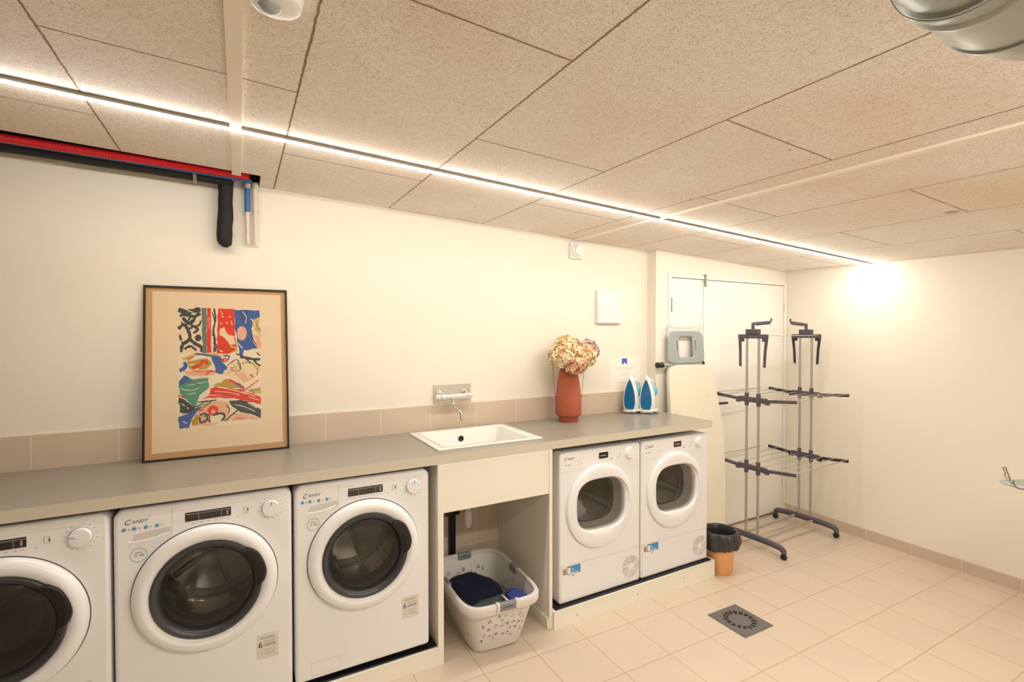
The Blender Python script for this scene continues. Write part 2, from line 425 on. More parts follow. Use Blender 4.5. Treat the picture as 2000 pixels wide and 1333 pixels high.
# rebuild exactly: lintel above the frame, pier left of it
b.bm.free(); b = MB()
b.box(XJ, 2.716, YDW, .1, -.2, 2.35, M['wall']); b.box(2.716, 4.2262, YDW, .1, 2.088, 2.35, M['wall']); b.box(4.2262, XR+.1, YDW, .1, -.2, 2.35, M['wall'])
b.box(2.7, 4.24, .06, .1, -.2, 2.1, M['wall'])
struct(b.build('wall_door'))
b = MB(); b.box(XR, XR+.1, YN-.1, YDW+.02, -.2, 2.45, M['wall']); struct(b.build('wall_right'))
b = MB(); b.box(XL-.1, XL, YN-.1, .1, -.2, 2.75, M['wall']); struct(b.build('wall_left'))
b = MB(); b.box(XL, XR, YN-.1, YN, -.2, 2.75, M['wall']); struct(b.build('wall_front'))
# plaster patch left by the pipes
b = MB(); b.box(-1.6, -.88, -.005, 0.002, 2.366, 2.40, M['plaster'], .002); struct(b.build('trim_2'))
# skirting on the right wall and tiled band on the back wall
b = MB()
q = [(XR-.009, y, floor_z(XR, y)-.01) for y in (YDW, YN)]
b.loft([[(x, y, z) for x, y, z in q] + [(XR+.001, q[1][1], q[1][2]), (XR+.001, q[0][1], q[0][2])],
        [(x, y, z+.092) for x, y, z in q] + [(XR+.001, q[1][1], q[1][2]+.092), (XR+.001, q[0][1], q[0][2]+.092)]], M['basetile'], True, True, True, smooth=False)
struct(b.build('baseboard_right'))
b = MB(); b.box(XL, XJ, -.008, .001, -.1, 1.1864, M['walltile']); struct(b.build('trim_3'))
# thin cream strips on the ceiling
def batten(x0, x1, y0, y1, h, nm):
    b = MB(); q = [(x, y, ceil_z(x, y)) for x, y in ((x0, y0), (x1, y0), (x1, y1), (x0, y1))]
    b.loft([q, [(x, y, z-h) for x, y, z in q]], M['batten'], True, True, True, smooth=False)
    return b.build(nm)
tag(batten(-.2185, -.1805, YN+.01, -.165, .012, 'cable_cover'), 'wide cream cable cover crossing the ceiling above the framed picture', 'cable cover')
tag(batten(1.892, 1.922, YN+.01, -.002, .009, 'cable_cover'), 'thin cream cable cover running over the ceiling to the round detector', 'cable cover')

# door: small leaf + main leaf
dr = bpy.data.objects.new('door_1', None); COL.objects.link(dr); dr.location = (3.44, YDW, 0); struct(dr)
def dpart(b, n, lab=None):
    o = b.build(n, dr); o.location = (-3.44, -YDW, 0)
    if lab: o['label'] = lab
    return o
b = MB()
b.box(2.716, 2.7475, YDW-.012, YDW+.06, -.1, 2.088, M['door'], .003); b.box(4.189, 4.2262, YDW-.012, YDW+.06, -.1, 2.088, M['door'], .003)
b.box(2.7475, 4.189, YDW-.012, YDW+.06, 2.060, 2.088, M['door'], .003)
dpart(b, 'door_frame')
b = MB(); b.box(2.7505, 3.129, YDW+.004, YDW+.044, -.012, 2.056, M['door'], .003); dpart(b, 'door_leaf')
b = MB(); b.box(3.1335, 4.186, YDW-.002, YDW+.038, -.012, 2.056, M['door'], .003)
b.box(3.118, 3.134, YDW-.010, YDW+.004, 0, 2.056, M['door'], .002)
dpart(b, 'door_leaf')
b = MB(); b.box(3.119, 3.135, YDW-.024, YDW-.004, 2.0, 2.094, M['alu'], .003); b.box(3.113, 3.141, YDW-.018, YDW-.006, 2.03, 2.045, M['alu'], .002)
b.box(3.115, 3.139, YDW-.02, YDW-.006, 2.078, 2.1, M['alu'], .002); dpart(b, 'door_bolt', 'steel bolt at the top')
b = MB(); b.lathe([(.026, YDW-.002), (.026, YDW-.012), (.012, YDW-.014), (.011, YDW-.05)], M['black'], (3.215, 0, 1.045), 'y', 24, cap1=True)
b.tube([(3.215, YDW-.05, 1.045), (3.25, YDW-.055, 1.045), (3.35, YDW-.055, 1.044)], .0095, M['black'])
dpart(b, 'door_handle', 'black lever handle')
for z in (1.865, .25):
    b = MB(); b.lathe([(.008, z-.045), (.008, z+.045)], M['ironwhite'], (4.19, YDW-.016, 0), 'z', 12, cap0=True, cap1=True); dpart(b, 'door_hinge')
b = MB(); b.lathe([(.006, 1.79), (.006, 1.90)], M['alu'], (2.7475, YDW-.012, 0), 'z', 12, cap0=True, cap1=True); dpart(b, 'door_hinge')

# ================================================================== LIGHT STRIPS
def strip(y, x0, x1, m, label):
    t = thing('linear_light', label, 'light', (x0, y, ceil_z(x0, y)))
    b = MB(); b2 = MB()
    def sec(x, pts): return [(x-x0, yy, ceil_z(x, y)-ceil_z(x0, y)+zz) for yy, zz in pts]
    prof = [(-.0105, 0), (.0105, 0), (.0105, -.013), (-.0105, -.013)]
    b.loft([sec(x0, prof), sec(x1, prof)], M['alu'], True, True, True, smooth=False)
    b.build('aluminium_profile', t)
    arc = [(.0095*math.cos(a), -.013-.006*math.sin(a)) for a in [PI*k/6 for k in range(7)]]
    b2.loft([sec(x0+.001, arc), sec(x1-.001, arc)], m, False, smooth=True)
    b2.build('diffuser', t)
    return t
strip(-.803, -.90, XR-.012, M['strip'], 'long glowing white strip light running along the ceiling over the machines')
strip(-3.0, .1, 2.7, M['fill_strip'], 'unseen fill strip light added on the ceiling behind the camera')

# ================================================================== CABINETRY
b = MB()
b.box(XK, XJ-.006, -.6149, -.009, HW-TW, HW, M['worktop'], .0015, 1)
wt = b.build('worktop')
# hole for the basin and pale front edge
b = MB(); b.box(XK, XJ-.006, -.6162, -.6147, HW-TW+.001, HW-.001, M['worktop_edge']); 
edge = b.build('front_edge', wt); edge['label'] = 'paler front edge band'
b = MB(); b.box(.715, 1.25, -.508, -.092, .8, 1.2, M['worktop']); cut = b.build('cut')
md = wt.modifiers.new('hole', 'BOOLEAN'); md.object = cut; md.operation = 'DIFFERENCE'; md.solver = 'EXACT'
dg = bpy.context.evaluated_depsgraph_get(); me = bpy.data.meshes.new_from_object(wt.evaluated_get(dg)); wt.modifiers.clear(); wt.data = me
bpy.data.objects.remove(cut)
tag(wt, 'long grey-brown worktop running over the washing machines, sink and dryers', 'worktop')

def plinth(x0, x1, yf, top, label):
    b = MB(); q = [(x0, yf), (x1, yf), (x1, -.0085), (x0, -.0085)]
    b.loft([[(x, y, floor_z(x, y)+.0005) for x, y in q], [(x, y, top) for x, y in q]], M['panel'], True, True, True, smooth=False)
    b.tube([(x0, yf+.0005, top-.0005), (x1, yf+.0005, top-.0005)], .0018, M['panel'], 6)
    return tag(b.build('plinth'), label, 'plinth')
plinth(XK+.01, .6365, -.624, .1005, 'white plinth under the row of washing machines')
pd = plinth(1.2965, 2.5882, -.642, .0995, 'white plinth raising the two dryers beside the floor drain')
for x in (1.45, 1.9, 2.3):
    b = MB(); b.lathe([(.004, -.6425), (.004, -.6431)], M['screw'], (x, 0, .045), 'y', 10, cap1=True); o = b.build('screw_head', pd)
def mat_thing(x0, x1, y0, z0, z1, label):
    b = MB(); b.box(x0, x1, y0, -.02, z0, z1, M['navy_black'], .002, 1); return tag(b.build('rubber_mat'), label, 'mat')
mat_thing(XK+.02, .634, -.612, .1008, .108, 'black mat under the washing machines')
mat_thing(1.312, 2.566, -.633, .0998, .106, 'black mat under the two dryers')

sk = thing('sink_cabinet', 'open off-white sink cabinet between washing machine and dryers', 'cabinet', (.96, -.3, 0))
def cpart(b, n): o = b.build(n, sk); o.location = (-.96, .3, 0); return o
def side(x0, x1, yf):
    b = MB(); q = [(x0, yf), (x1, yf), (x1, -.0085), (x0, -.0085)]
    b.loft([[(x, y, floor_z(x, y)+.0005) for x, y in q], [(x, y, HW-TW-.0005) for x, y in q]], M['panel'], True, True, True, smooth=False)
    cpart(b, 'side_panel')
side(.6370, .6651, -.6238); side(1.277, 1.2960, -.6238)
b = MB(); b.box(.6656, 1.2765, -.6205, -.602, .7489, HW-TW-.0008, M['panel'], .001, 1); cpart(b, 'front_panel')
b = MB(); b.box(1.2665, 1.2768, -.62, -.0085, .0, .062, M['panel'], .001, 1); cpart(b, 'skirting_strip')
b = MB(); b.box(.6655, .672, -.60, -.0085, .0, .062, M['panel'], .001, 1); cpart(b, 'skirting_strip')

# ================================================================== SINK
t = thing('sink', 'white ceramic sink set into the worktop under the wall tap', 'sink', (.98, -.3, HW))
def lp(hx, hy, r, z, cx=0, cy=0): return [(x+cx, y+cy, z) for x, y in rrect(hx, hy, r, 6)]
b = MB()
b.loft([lp(.262, .203, .03, -.02), lp(.305, .237, .008, .0005), lp(.309, .241, .01, .001), lp(.309, .241, .01, .007), lp(.305, .237, .01, .0095), lp(.265, .203, .03, .0095, 0, -.004), lp(.258, .196, .035, .004, 0, -.004),
        lp(.25, .188, .04, -.04, 0, -.004), lp(.235, .172, .05, -.15, 0, -.004), lp(.20, .14, .05, -.165, 0, -.004), lp(.03, .03, .0299, -.172, 0, -.004)], M['ceramic'], True, False, True)
b.build('basin', t)
b = MB(); b.lathe([(.021, 0), (.021, -.003), (.017, -.004)], M['chrome'], (0, 0, 0), 'y', 28)
b.lathe([(.018, -.002), (.0001, -.002)], M['black'], (0, 0, 0), 'y', 28)
o = b.build('overflow_hole', t); o.location = (-.01, .182, -.045)
b = MB(); b.lathe([(.03, 0), (.028, .003), (.012, .001), (.0001, .001)], M['chrome'], (0, 0, 0), 'z', 24); o = b.build('drain_plug', t); o.location = (0, -.004, -.171)

# tap
t = thing('wall_tap', 'chrome wall-mounted mixer tap on a steel plate above the sink', 'tap', (.9635, 0, 1.2505))
b = MB(); b.box(-.1245, .1245, -.006, -.0005, -.0565, .0555, M['plate'], .002); b.build('wall_plate', t)
b = MB()
b.lathe([(.012, -.098), (.02, -.096), (.021, -.07), (.018, -.066), (.018, .06), (.021, .064), (.022, .1), (.016, .106), (.002, .108)], M['chrome'], (0, -.062, -.012), 'x', 24, cap0=True)
for x in (-.075, .075):
    b.tube([(x*1.1, -.004, .006), (x*1.1, -.03, .006), (x*.95, -.062, -.010)], .013, M['chrome'], 14); b.lathe([(.027, -.006), (.025, -.016), (.012, -.018)], M['chrome'], (x*1.1, 0, .006), 'y', 20)
b.build('mixer_body', t)
b = MB(); b.lathe([(.012, -.128), (.017, -.126), (.018, -.100), (.012, -.097)], M['chrome'], (0, -.062, -.010), 'x', 20, cap0=True)
b.tube([(-.115, -.062, -.01), (-.118, -.075, .018), (-.122, -.078, .03)], .005, M['chrome'], 8); b.build('lever', t)
b = MB(); b.tube([(-.02, -.062, -.02), (-.022, -.066, -.045), (-.024, -.078, -.063), (-.020, -.098, -.078), (-.012, -.118, -.088), (-.002, -.134, -.100), (.002, -.14, -.12), (.002, -.14, -.150)], [.011, .009, .008, .008, .008, .0085, .009, .010], M['chrome'], 14)
b.build('spout', t)

# waste trap and rail under the sink
b = MB(); Z = .7489
b.tube([(0, 0, .26), (0, 0, -.02)], .020, M['pvc'], 18); b.lathe([(.0255, .012), (.027, .004), (.027, -.055), (.022, -.082), (.012, -.096), (.001, -.1)], M['pvc'], (0, 0, 0), 'z', 24, cap0=True)
b.tube([(0, 0, .12), (0, .07, .14), (0, .135, .14)], .016, M['pvc'], 14)
b.tube([(-.012, -.0, .115), (-.06, .0, .122)], .009, M['pvc'], 10)
o = b.build('waste_trap'); o.location = (1.003, -.147, .545); tag(o, 'white plastic waste trap hanging under the sink', 'pipe')
b = MB(); b.box(.931, .972, -.032, -.0085, .01, .98, M['black'], .002); b.box(.90, .995, -.045, -.03, .500, .522, M['black'], .002)
tag(b.build('support_rail'), 'black upright rail on the tiles under the sink', 'bracket')

# ================================================================== WASHING MACHINES
def front_with_hole(b, hw_, z0, z1, y, cx, cz, r, m, rc=.012, n=96, hz=None, pw=2, rad=.03, rlow=.014):
    """front sheet with a hole, then a rounded edge running back into the side walls; hw_, z0, z1 are the outer size"""
    def hit(h, a0, a1, R0, px, pz, dx, dz):
        lo, hi = 0, 2.0
        def inside(t):
            x, z = px+t*dx, pz+t*dz; R = R0 if z > .4 else RL; qx = max(-h+R, min(h-R, x)); qz = max(a0+R, min(a1-R, z))
            return (abs(x-qx) < 1e-9 and a0 <= z <= a1) or (abs(z-qz) < 1e-9 and -h <= x <= h) or math.hypot(x-qx, z-qz) <= R
        for _ in range(40):
            mid = (lo+hi)/2
            if inside(mid): lo = mid
            else: hi = mid
        return px+lo*dx, pz+lo*dz
    outer = []; nrm = []
    h, a0, a1, R1 = hw_-rc, z0+rc, z1-rc, max(.003, rad-rc); RL = max(.002, rlow-rc)
    angs = [2*PI*i/n for i in range(n)]
    for sx, zc_, Rr in ((1, a1, R1), (-1, a1, R1), (-1, a0, RL), (1, a0, RL)):
        ox, oz = sx*(h-Rr), (zc_-Rr if zc_ == a1 else zc_+Rr)
        for k in range(9):
            q = PI/2*k/8; px_, pz_ = ox+sx*Rr*math.cos(q), oz+(1 if zc_ == a1 else -1)*Rr*math.sin(q); angs.append(math.atan2(pz_-cz, px_-cx) % (2*PI))
    angs = sorted(set(round(a, 6) for a in angs)); inner = []
    for a in angs:
        c_, s_ = math.cos(a), math.sin(a); k_ = r if hz is None else (abs(c_/r)**pw + abs(s_/hz)**pw)**(-1/pw); inner.append((cx+k_*c_, y, cz+k_*s_))
    for a in angs:
        x, z = hit(h, a0, a1, R1, cx, cz, math.cos(a), math.sin(a)); outer.append((x, y, z)); R = R1 if z > .4 else RL
        qx = max(-h+R, min(h-R, x)); qz = max(a0+R, min(a1-R, z)); l = math.hypot(x-qx, z-qz) or 1; nrm.append(((x-qx)/l, (z-qz)/l))
    b.loft([outer, inner], m, smooth=False)
    loops = [outer]
    for a in (22, 45, 68, 90):
        d = rc*math.sin(math.radians(a)); loops.append([(p[0]+nx*d, y+rc*(1-math.cos(math.radians(a))), p[2]+nz*d) for p, (nx, nz) in zip(outer, nrm)])
    loops.append([(p[0], .55, p[2]) for p in loops[-1]])
    b.loft(loops, m, smooth=True, cap1=True)
LOGO_T = lambda x, z, y=-.0006: Tm(x, y, z, rx=PI/2)

def make_washer(contents=None, knob_angle=0):
    t = thing('washing_machine', '', 'washing machine')
    b = MB(); front_with_hole(b, .2968, 0, .848, 0, -.005, .505, .176, M['white'], rc=.014, rad=.034)
    b.build('body', t)
    for x in (-.24, .24):
        for y in (.06, .48):
            b = MB(); b.lathe([(.02, -.0185), (.02, -.008), (.01, -.006), (.01, .002)], M['black'], (x, y, 0), 'z', 14, cap0=True); b.build('foot', t)
    # control panel line, drawer
    b = MB()
    pass
    for q in ((-.280, .280, -.0005, .001, .8185, .8197), (-.1195, -.1180, -.0008, .001, .70, .838)): b = MB(); b.box(*q, M['recess']); b.build('panel_seam', t)
    b = MB()
    b.prism([(-.232, .755), (-.13, .766), (-.122, .762), (-.122, .738), (-.245, .729)], -.0016, M['recess']); b.tube([(-.252, -.001, .727), (-.19, -.004, .728), (-.128, -.001, .742)], .003, M['white'], 8)
    b.build('detergent_drawer', t)
    b = MB(); b.text('C', .027, M['logo'], LOGO_T(-.266, .793), shear=.35).text('ANDY', .0170, M['logo'], LOGO_T(-.2425, .796), shear=.25, spacing=1.05); b.build('brand_logo', t)
    for x in (-.265, -.235, -.200, -.166):
        b = MB(); b.lathe([(.0068, -.0002), (.0068, -.001), (.0001, -.001)], M['dotblue'], (x, 0, .776), 'y', 16)
        b.box(x+.012, x+.018, -.001, 0, .774, .778, M['greyprint'])
        o = b.build('program_symbol', t)
    b = MB(); b.lathe([(.0255, -.0002), (.0255, -.001), (.0242, -.001), (.0242, -.0002)], M['dotblue'], (-.222, 0, .676), 'y', 32); b.box(-.232, -.212, -.001, 0, .684, .687, M['greyprint'])
    b.text('6', .02, M['greyprint'], LOGO_T(-.236, .669)); b.box(-.220, -.206, -.001, 0, .672, .678, M['greyprint'])
    b.build('round_sticker', t)
    b = MB(); b.box(-.078, .0755, -.002, .001, .7715, .8065, M['display'], .001, 1)
    b.box(-.077, .0745, -.0026, -.0018, .7985, .8005, M['greyprint'])
    for x in (-.034, .042): b.box(x, x+.0015, -.0026, -.0018, .7725, .798, M['greyprint'])
    b.box(.060, .066, -.0026, -.0018, .778, .795, M['greyprint'])
    b.build('display', t)
    b = MB()
    for x in (-.055, -.03, -.005, .02, .043, .062, .095): b = MB(); b.box(x, x+.008, -.001, 0, .7615, .7632, M['greyprint']); b.build('button_mark', t)
    b = MB()
    b.tube([(.120, -.0008, .773), (.120, -.0008, .795), (.136, -.0008, .795), (.136, -.0008, .773)], .0007, M['greyprint'], 6, closed=True); b.box(.132, .136, -.001, 0, .779, .787, M['logo'])
    b.build('panel_print', t)
    # knob
    kc = (.2175, 0, .777)
    b = MB(); b.lathe([(.033, -.0002), (.033, -.012), (.030, -.018), (.0001, -.019)], M['white'], (0, 0, 0), 'y', 40)
    b.tube([(0, -.0192, .014), (0, -.0182, .029)], .0016, M['blue'], 6); b.lathe([(.0345, -.0002), (.0345, -.0015), (.0332, -.0015)], M['greyprint'], (0, 0, 0), 'y', 40)
    o = b.build('program_knob', t); o.location = kc; o.rotation_euler = (0, knob_angle, 0)
    b = MB()
    for i in range(15):
        a2 = PI*2*i/16 + .2; b.box(-.0028, .0028, -.001, 0, -.0009, .0009, M['greyprint'], T=Tm(kc[0]+.045*math.sin(a2), 0, kc[2]+.045*math.cos(a2)))
    b.build('dial_marks', t)
    # promo sticker
    b = MB(); b.box(.164, .242, -.0012, 0, .157, .257, M['sticker'])
    b.text('6', .034, M['darkblue'], LOGO_T(.167, .205, -.0014)); b.text('MESI DI', .0125, M['greyprint'], LOGO_T(.190, .222, -.0014)); b.text('GRATIS', .0135, M['logo'], LOGO_T(.188, .208, -.0014))
    b.box(.176, .228, -.0016, 0, .240, .244, M['greyprint'])
    for z in (.192, .182, .174): b.box(.178, .180, -.0016, 0, z, z+.003, M['greyprint']); b.box(.188, .228, -.0016, 0, z, z+.0015, M['greyprint'])
    b.build('promo_sticker', t)
    b = MB(); b.box(-.235, -.12, -.0008, .001, .020, .0215, M['recess']).box(-.235, -.2335, -.0008, .001, .02, .075, M['recess']).box(-.12, -.1185, -.0008, .001, .02, .075, M['recess']).box(-.235, -.12, -.0008, .001, .0745, .076, M['recess'])
    b.build('filter_flap', t)
    # door
    cx, cz = -.003, .505
    b = MB(); b.lathe([(.2435, -.0005), (.2435, -.010), (.240, -.020), (.230, -.0285), (.214, -.033), (.198, -.031), (.187, -.022), (.184, -.010)], M['white'], (cx, 0, cz), 'y', 96)
    b.lathe([(.2465, -.0006), (.2432, -.003)], M['bezel'], (cx, 0, cz), 'y', 96)
    ring = b.build('door', t)
    b = MB(); b.lathe([(.1865, -.018), (.186, -.029), (.181, -.033), (.172, -.032), (.163, -.024), (.154, -.008), (.1525, .01)], M['bezel'], (cx, 0, cz), 'y', 96); b.build('door_bezel', ring)
    b = MB(); b.lathe([(.1545, -.012), (.13, -.020), (.10, -.026), (.06, -.030), (.02, -.032), (.0005, -.032)], M['doorglass'], (cx, 0, cz), 'y', 64)
    b.lathe([(.150, .005), (.146, .03), (.134, .07), (.112, .098), (.08, .112), (.04, .117), (.0005, .118)], M['doorglass'], (cx, 0, cz), 'y', 64)
    b.build('door_glass', ring)
    # handle: bulge on the upper right of the bezel
    b = MB(); lo = []
    for k in range(13):
        a = math.radians(-6 + 54*k/12); e = min(1, min(k, 12-k)/3.2); w = .010 + .024*math.sqrt(e)
        ro = .172 + w; ri = .168; lo.append([(cx+r*math.cos(a), y, cz+r*math.sin(a)) for r, y in ((ri, -.012), (ri, -.037), ((ri+ro)/2, -.044), (ro-.004, -.042), (ro, -.036), (ro, -.012))])
    b.loft(lo, M['black'], True, True, True); b.build('door_handle', ring)
    # gasket and drum
    b = MB(); b.lathe([(.176, .0), (.172, .012), (.163, .02), (.168, .04), (.160, .06), (.168, .085), (.162, .115), (.175, .13)], M['gasket'], (cx, 0, cz), 'y', 64); b.build('gasket', t)
    b = MB(); b.lathe([(.165, .128), (.205, .132), (.225, .145), (.225, .42)], M['drum'], (cx, 0, cz), 'y', 64); b.lathe([(.225, .42), (.20, .44), (.10, .43), (.06, .41), (.0005, .41)], M['drumplain'], (cx, 0, cz), 'y', 64)
    for k in range(3):
        a = 2*PI*k/3 + .5; T = Tm(cx, 0, cz) @ Matrix.Rotation(a, 4, 'Y')
        b.prism([(-.035, -.224), (.035, -.224), (.012, -.165), (-.012, -.165)], .24, M['drumplain'], T @ Tm(0, .15, 0))
    for k in range(5):
        a = 2*PI*k/5; b.tube([(cx, .408, cz), (cx+.19*math.cos(a), .432, cz+.19*math.sin(a))], .012, M['drumplain'], 8)
    b.build('drum', t)
    return t
W3 = make_washer(knob_angle=.1)
W3.location = (.3, -.611, .127); W3['label'] = 'white front-loading washing machine right beside the open sink cabinet'
# second and first: copies, each with its own knob position
W2 = copy_tree(W3); W2.location = (-.3035, -.611, .127); W2['label'] = 'white front-loading washing machine in the middle of the three washers'
W1 = copy_tree(W3); W1.location = (-.907, -.611, .127); W1['label'] = 'leftmost white washing machine, half outside the photo, dark laundry behind its glass'
for o in bpy.data.objects:
    if o.parent == W1 and o.name.startswith('program_knob'): o.rotation_euler = (0, -1.35, 0)
def clothes_lump(name, c, s3, m, seed, lbl, cat, parent=None, amp=.18, group=None):
    rnd = random.Random(seed); b = MB(); U, V = 44, 26; loops = []
    ph = [(rnd.uniform(2, 6), rnd.uniform(1, 5), rnd.uniform(0, 6), rnd.uniform(0, 6)) for _ in range(6)]
    for k in range(1, V):
        a = PI*k/V; lp_ = []
        for i in range(U):
            t_ = 2*PI*i/U; f = 1
            for (p, q, s1, s2) in ph: f += amp/3*math.sin(round(p)*t_+s1+2*math.sin(q*a))*math.sin(q*a+s2)*math.sin(a)
            z = math.cos(a); z = max(z, -.35)
            lp_.append((c[0]+s3[0]*f*math.sin(a)*math.cos(t_), c[1]+s3[1]*f*math.sin(a)*math.sin(t_), c[2]+s3[2]*(z*(.75+.25*f)+.35)))
        loops.append(lp_)
    b.loft(loops, m, True, True, True)
    o = b.build(name, parent)
    if parent is None: tag(o, lbl, cat, group)
    return o
clothes_lump('laundry', (-.91, -.611+.27, .127+.505-.21), (.16, .11, .13), M['navy'], 3, 'dark laundry inside the drum of the leftmost washing machine', 'laundry')

# ================================================================== TUMBLE DRYERS
def make_dryer():
    t = thing('tumble_dryer', '', 'dryer')
    b = MB(); front_with_hole(b, .2975, 0, .85, 0, -.008, .53, .175, M['white'], rc=.011, hz=.15, pw=3.2, rad=.022)
    b.build('body', t)
    b = MB(); pass
    for q in ((-.296, .296, -.0009, .001, .2095, .2118), (-.2875, -.2860, -.0009, .001, .02, .205), (-.29, .29, -.0006, .001, .7385, .7395)): b = MB(); b.box(*q, M['recess']); b.build('panel_seam', t)
    for x in (-.24, .24):
        for y in (.06, .48):
            b = MB(); b.lathe([(.02, -.0005), (.02, .003)], M['black'], (x, y, 0), 'z', 14, cap0=True); b.build('foot', t)
    b = MB(); b.text('C', .026, M['logo'], LOGO_T(-.27, .803), shear=.35).text('ANDY', .017, M['logo'], LOGO_T(-.2465, .806), shear=.25, spacing=1.05); b.build('brand_logo', t)
    b = MB()
    for x, w_ in ((-.262, .012), (-.24, .012), (-.225, .006), (-.15, .007), (.06, .02), (.115, .006)): b = MB(); b.box(x, x+w_, -.001, 0, .774, .779, M['greyprint']); b.build('button_mark', t)
    for z in (.80, .79, .78): b = MB(); b.box(.13, .137, -.001, 0, z, z+.004, M['greyprint']); b.build('button_mark', t)
    b = MB(); b.box(-.022, .046, -.002, .001, .786, .822, M['display'], .001, 1); b.box(-.012, .03, -.0026, -.0018, .8, .806, M['greyprint']); b.build('display', t)
    kc = (.208, 0, .797)
    b = MB(); b.lathe([(.037, -.0002), (.037, -.002), (.034, -.002), (.032, -.014), (.029, -.020), (.0001, -.021)], M['white'], kc, 'y', 36)
    for i in range(12): a2 = 2*PI*i/12; b.box(-.003, .003, -.001, 0, -.001, .001, M['greyprint'], T=Tm(kc[0]+.045*math.sin(a2), 0, kc[2]+.045*math.cos(a2)))
    b.build('program_knob', t)
    cx, cz, wx, wz = -.012, .517, .177, .147; n = 96
    b = MB()
    b.loft([circ(.2415, n, cx, cz, -.0006), circ(.2415, n, cx, cz, -.012), circ(.239, n, cx, cz, -.017), circ(.232, n, cx, cz, -.0205), circ(.214, n, cx, cz, -.0235), [((p[0]+q[0])/2, -.0238, (p[2]+q[2])/2) for p, q in zip(circ(.206, n, cx, cz), sup(wx+.016, wz+.018, 3, n, cx, cz+.010))],
            sup(wx+.009, wz+.010, 3, n, cx+.0, cz+.010, -.0235), sup(wx, wz, 3.2, n, cx+.0, cz+.012, -.015), sup(wx-.004, wz-.004, 3.2, n, cx, cz+.012, .012)], M['white'])
    b.lathe([(.244, -.0006), (.2414, -.0025)], M['recess'], (cx, 0, cz), 'y', 96)
    door = b.build('door', t)
    b = MB(); lo = []
    for k in range(15):
        a = math.radians(-6 + 56*k/14); e = math.sqrt(min(1, min(k, 14-k)/3)); lo.append([(cx+r*math.cos(a), y, cz+r*math.sin(a)) for r, y in ((.197, -.020), (.197, -.023-.007*e), (.204, -.025-.007*e), (.210, -.020))])
    b.loft(lo, M['white'], True, True, True); b.build('door_grip', door)
    b = MB(); gp = sup(wx-.003, wz-.003, 3.2, n, cx, cz+.012, -.006); b.loft([gp, [(cx+(x-cx)*.02, y-.008, cz+.012+(z-cz-.012)*.02) for x, y, z in gp]], M['dryerglass']); b.build('door_glass', door)
    b = MB(); b.loft([sup(wx-.003, wz-.003, 3.2, n, cx, cz+.012, .011), sup(wx-.012, wz-.014, 3.2, n, cx, cz+.012, .05), sup(wx-.02, wz-.02, 3.2, n, cx, cz+.012, .07), sup(wx+.01, wz+.02, 2.6, n, cx, cz+.012, .075), sup(wx+.012, wz+.022, 2.6, n, cx, cz+.012, .12)], M['dryerseal'])
    b.loft([sup(wx-.022, wz-.022, 3.2, n, cx, cz+.012, .068), sup(wx-.026, wz-.026, 3.2, n, cx, cz+.012, .062), sup(wx-.03, wz-.030, 3.2, n, cx, cz+.012, .07)], M['gasket']); b.build('door_seal', t)
    b = MB(); b.lathe([(.175, .118), (.262, .13), (.262, .46), (.0005, .47)], M['dryerdrum'], (cx, 0, cz+.01), 'y', 64)
    for k in range(3):
        a = 2*PI*k/3 + .9; T = Tm(cx, 0, cz) @ Matrix.Rotation(a, 4, 'Y'); b.prism([(-.03, -.26), (.03, -.26), (.008, -.21), (-.008, -.21)], .3, M['dryerdrum'], T @ Tm(0, .14, 0))
    b.build('drum', t)
    # energy / ad stickers
    b = MB(); b.box(-.246, -.154, -.0012, 0, .158, .205, M['blue']); b.box(-.244, -.222, -.0016, 0, .166, .197, M['ironwhite'])
    b.text('10', .02, M['ironwhite'], LOGO_T(-.238+.02, .176, -.0014)); b.box(-.238, -.17, -.0016, 0, .162, .167, M['ironwhite'])
    b.build('blue_sticker', t)
    b = MB(); b.box(-.275, -.25, -.0012, 0, .162, .198, M['tan']); 
    for z in (.168, .180): b.box(-.272, -.263, -.0016, 0, z, z+.006, M['screw']); b.box(-.260, -.2525, -.0016, 0, z, z+.007, M['rust'])
    b.build('small_sticker', t)
    b = MB(); b.box(-.215, -.195, -.001, 0, .146, .151, M['greyprint']); b.build('rating_print', t)
    # fan grille: ring of curved slots
    b = MB(); g0 = (.225, 0, .102)
    b.lathe([(.066, -.0002), (.066, -.0014), (.020, -.0014), (.018, -.0002)], M['recess'], g0, 'y', 40)
    b.lathe([(.0205, -.0003), (.0205, -.0018), (.0001, -.002)], M['white'], g0, 'y', 30)
    for k in range(5):
        a = 2*PI*k/5 + .3; b.tube([(g0[0]+r*math.cos(a+r*4), -.0012, g0[2]+r*math.sin(a+r*4)) for r in (.018, .03, .045, .058, .0665)], .0028, M['white'], 6)
    b.build('fan_grille', t)
    return t
M['tan'] = mat('tan_print', (190, 168, 140), .5); M['rust'] = mat('rust_print', (160, 96, 60), .5)
D1 = make_dryer(); D1.location = (1.6505, -.609, .1067); D1['label'] = 'white tumble dryer next to the sink cabinet, left one of the pair'
D2 = copy_tree(D1); D2.location = (2.2555, -.609, .1067); D2['label'] = 'white tumble dryer at the right end of the worktop beside the bin'
clothes_lump('laundry', (1.575, -.609+.24, .107+.335), (.13, .08, .13), M['greycloth'], 5, 'grey laundry inside the drum of the left dryer', 'laundry')

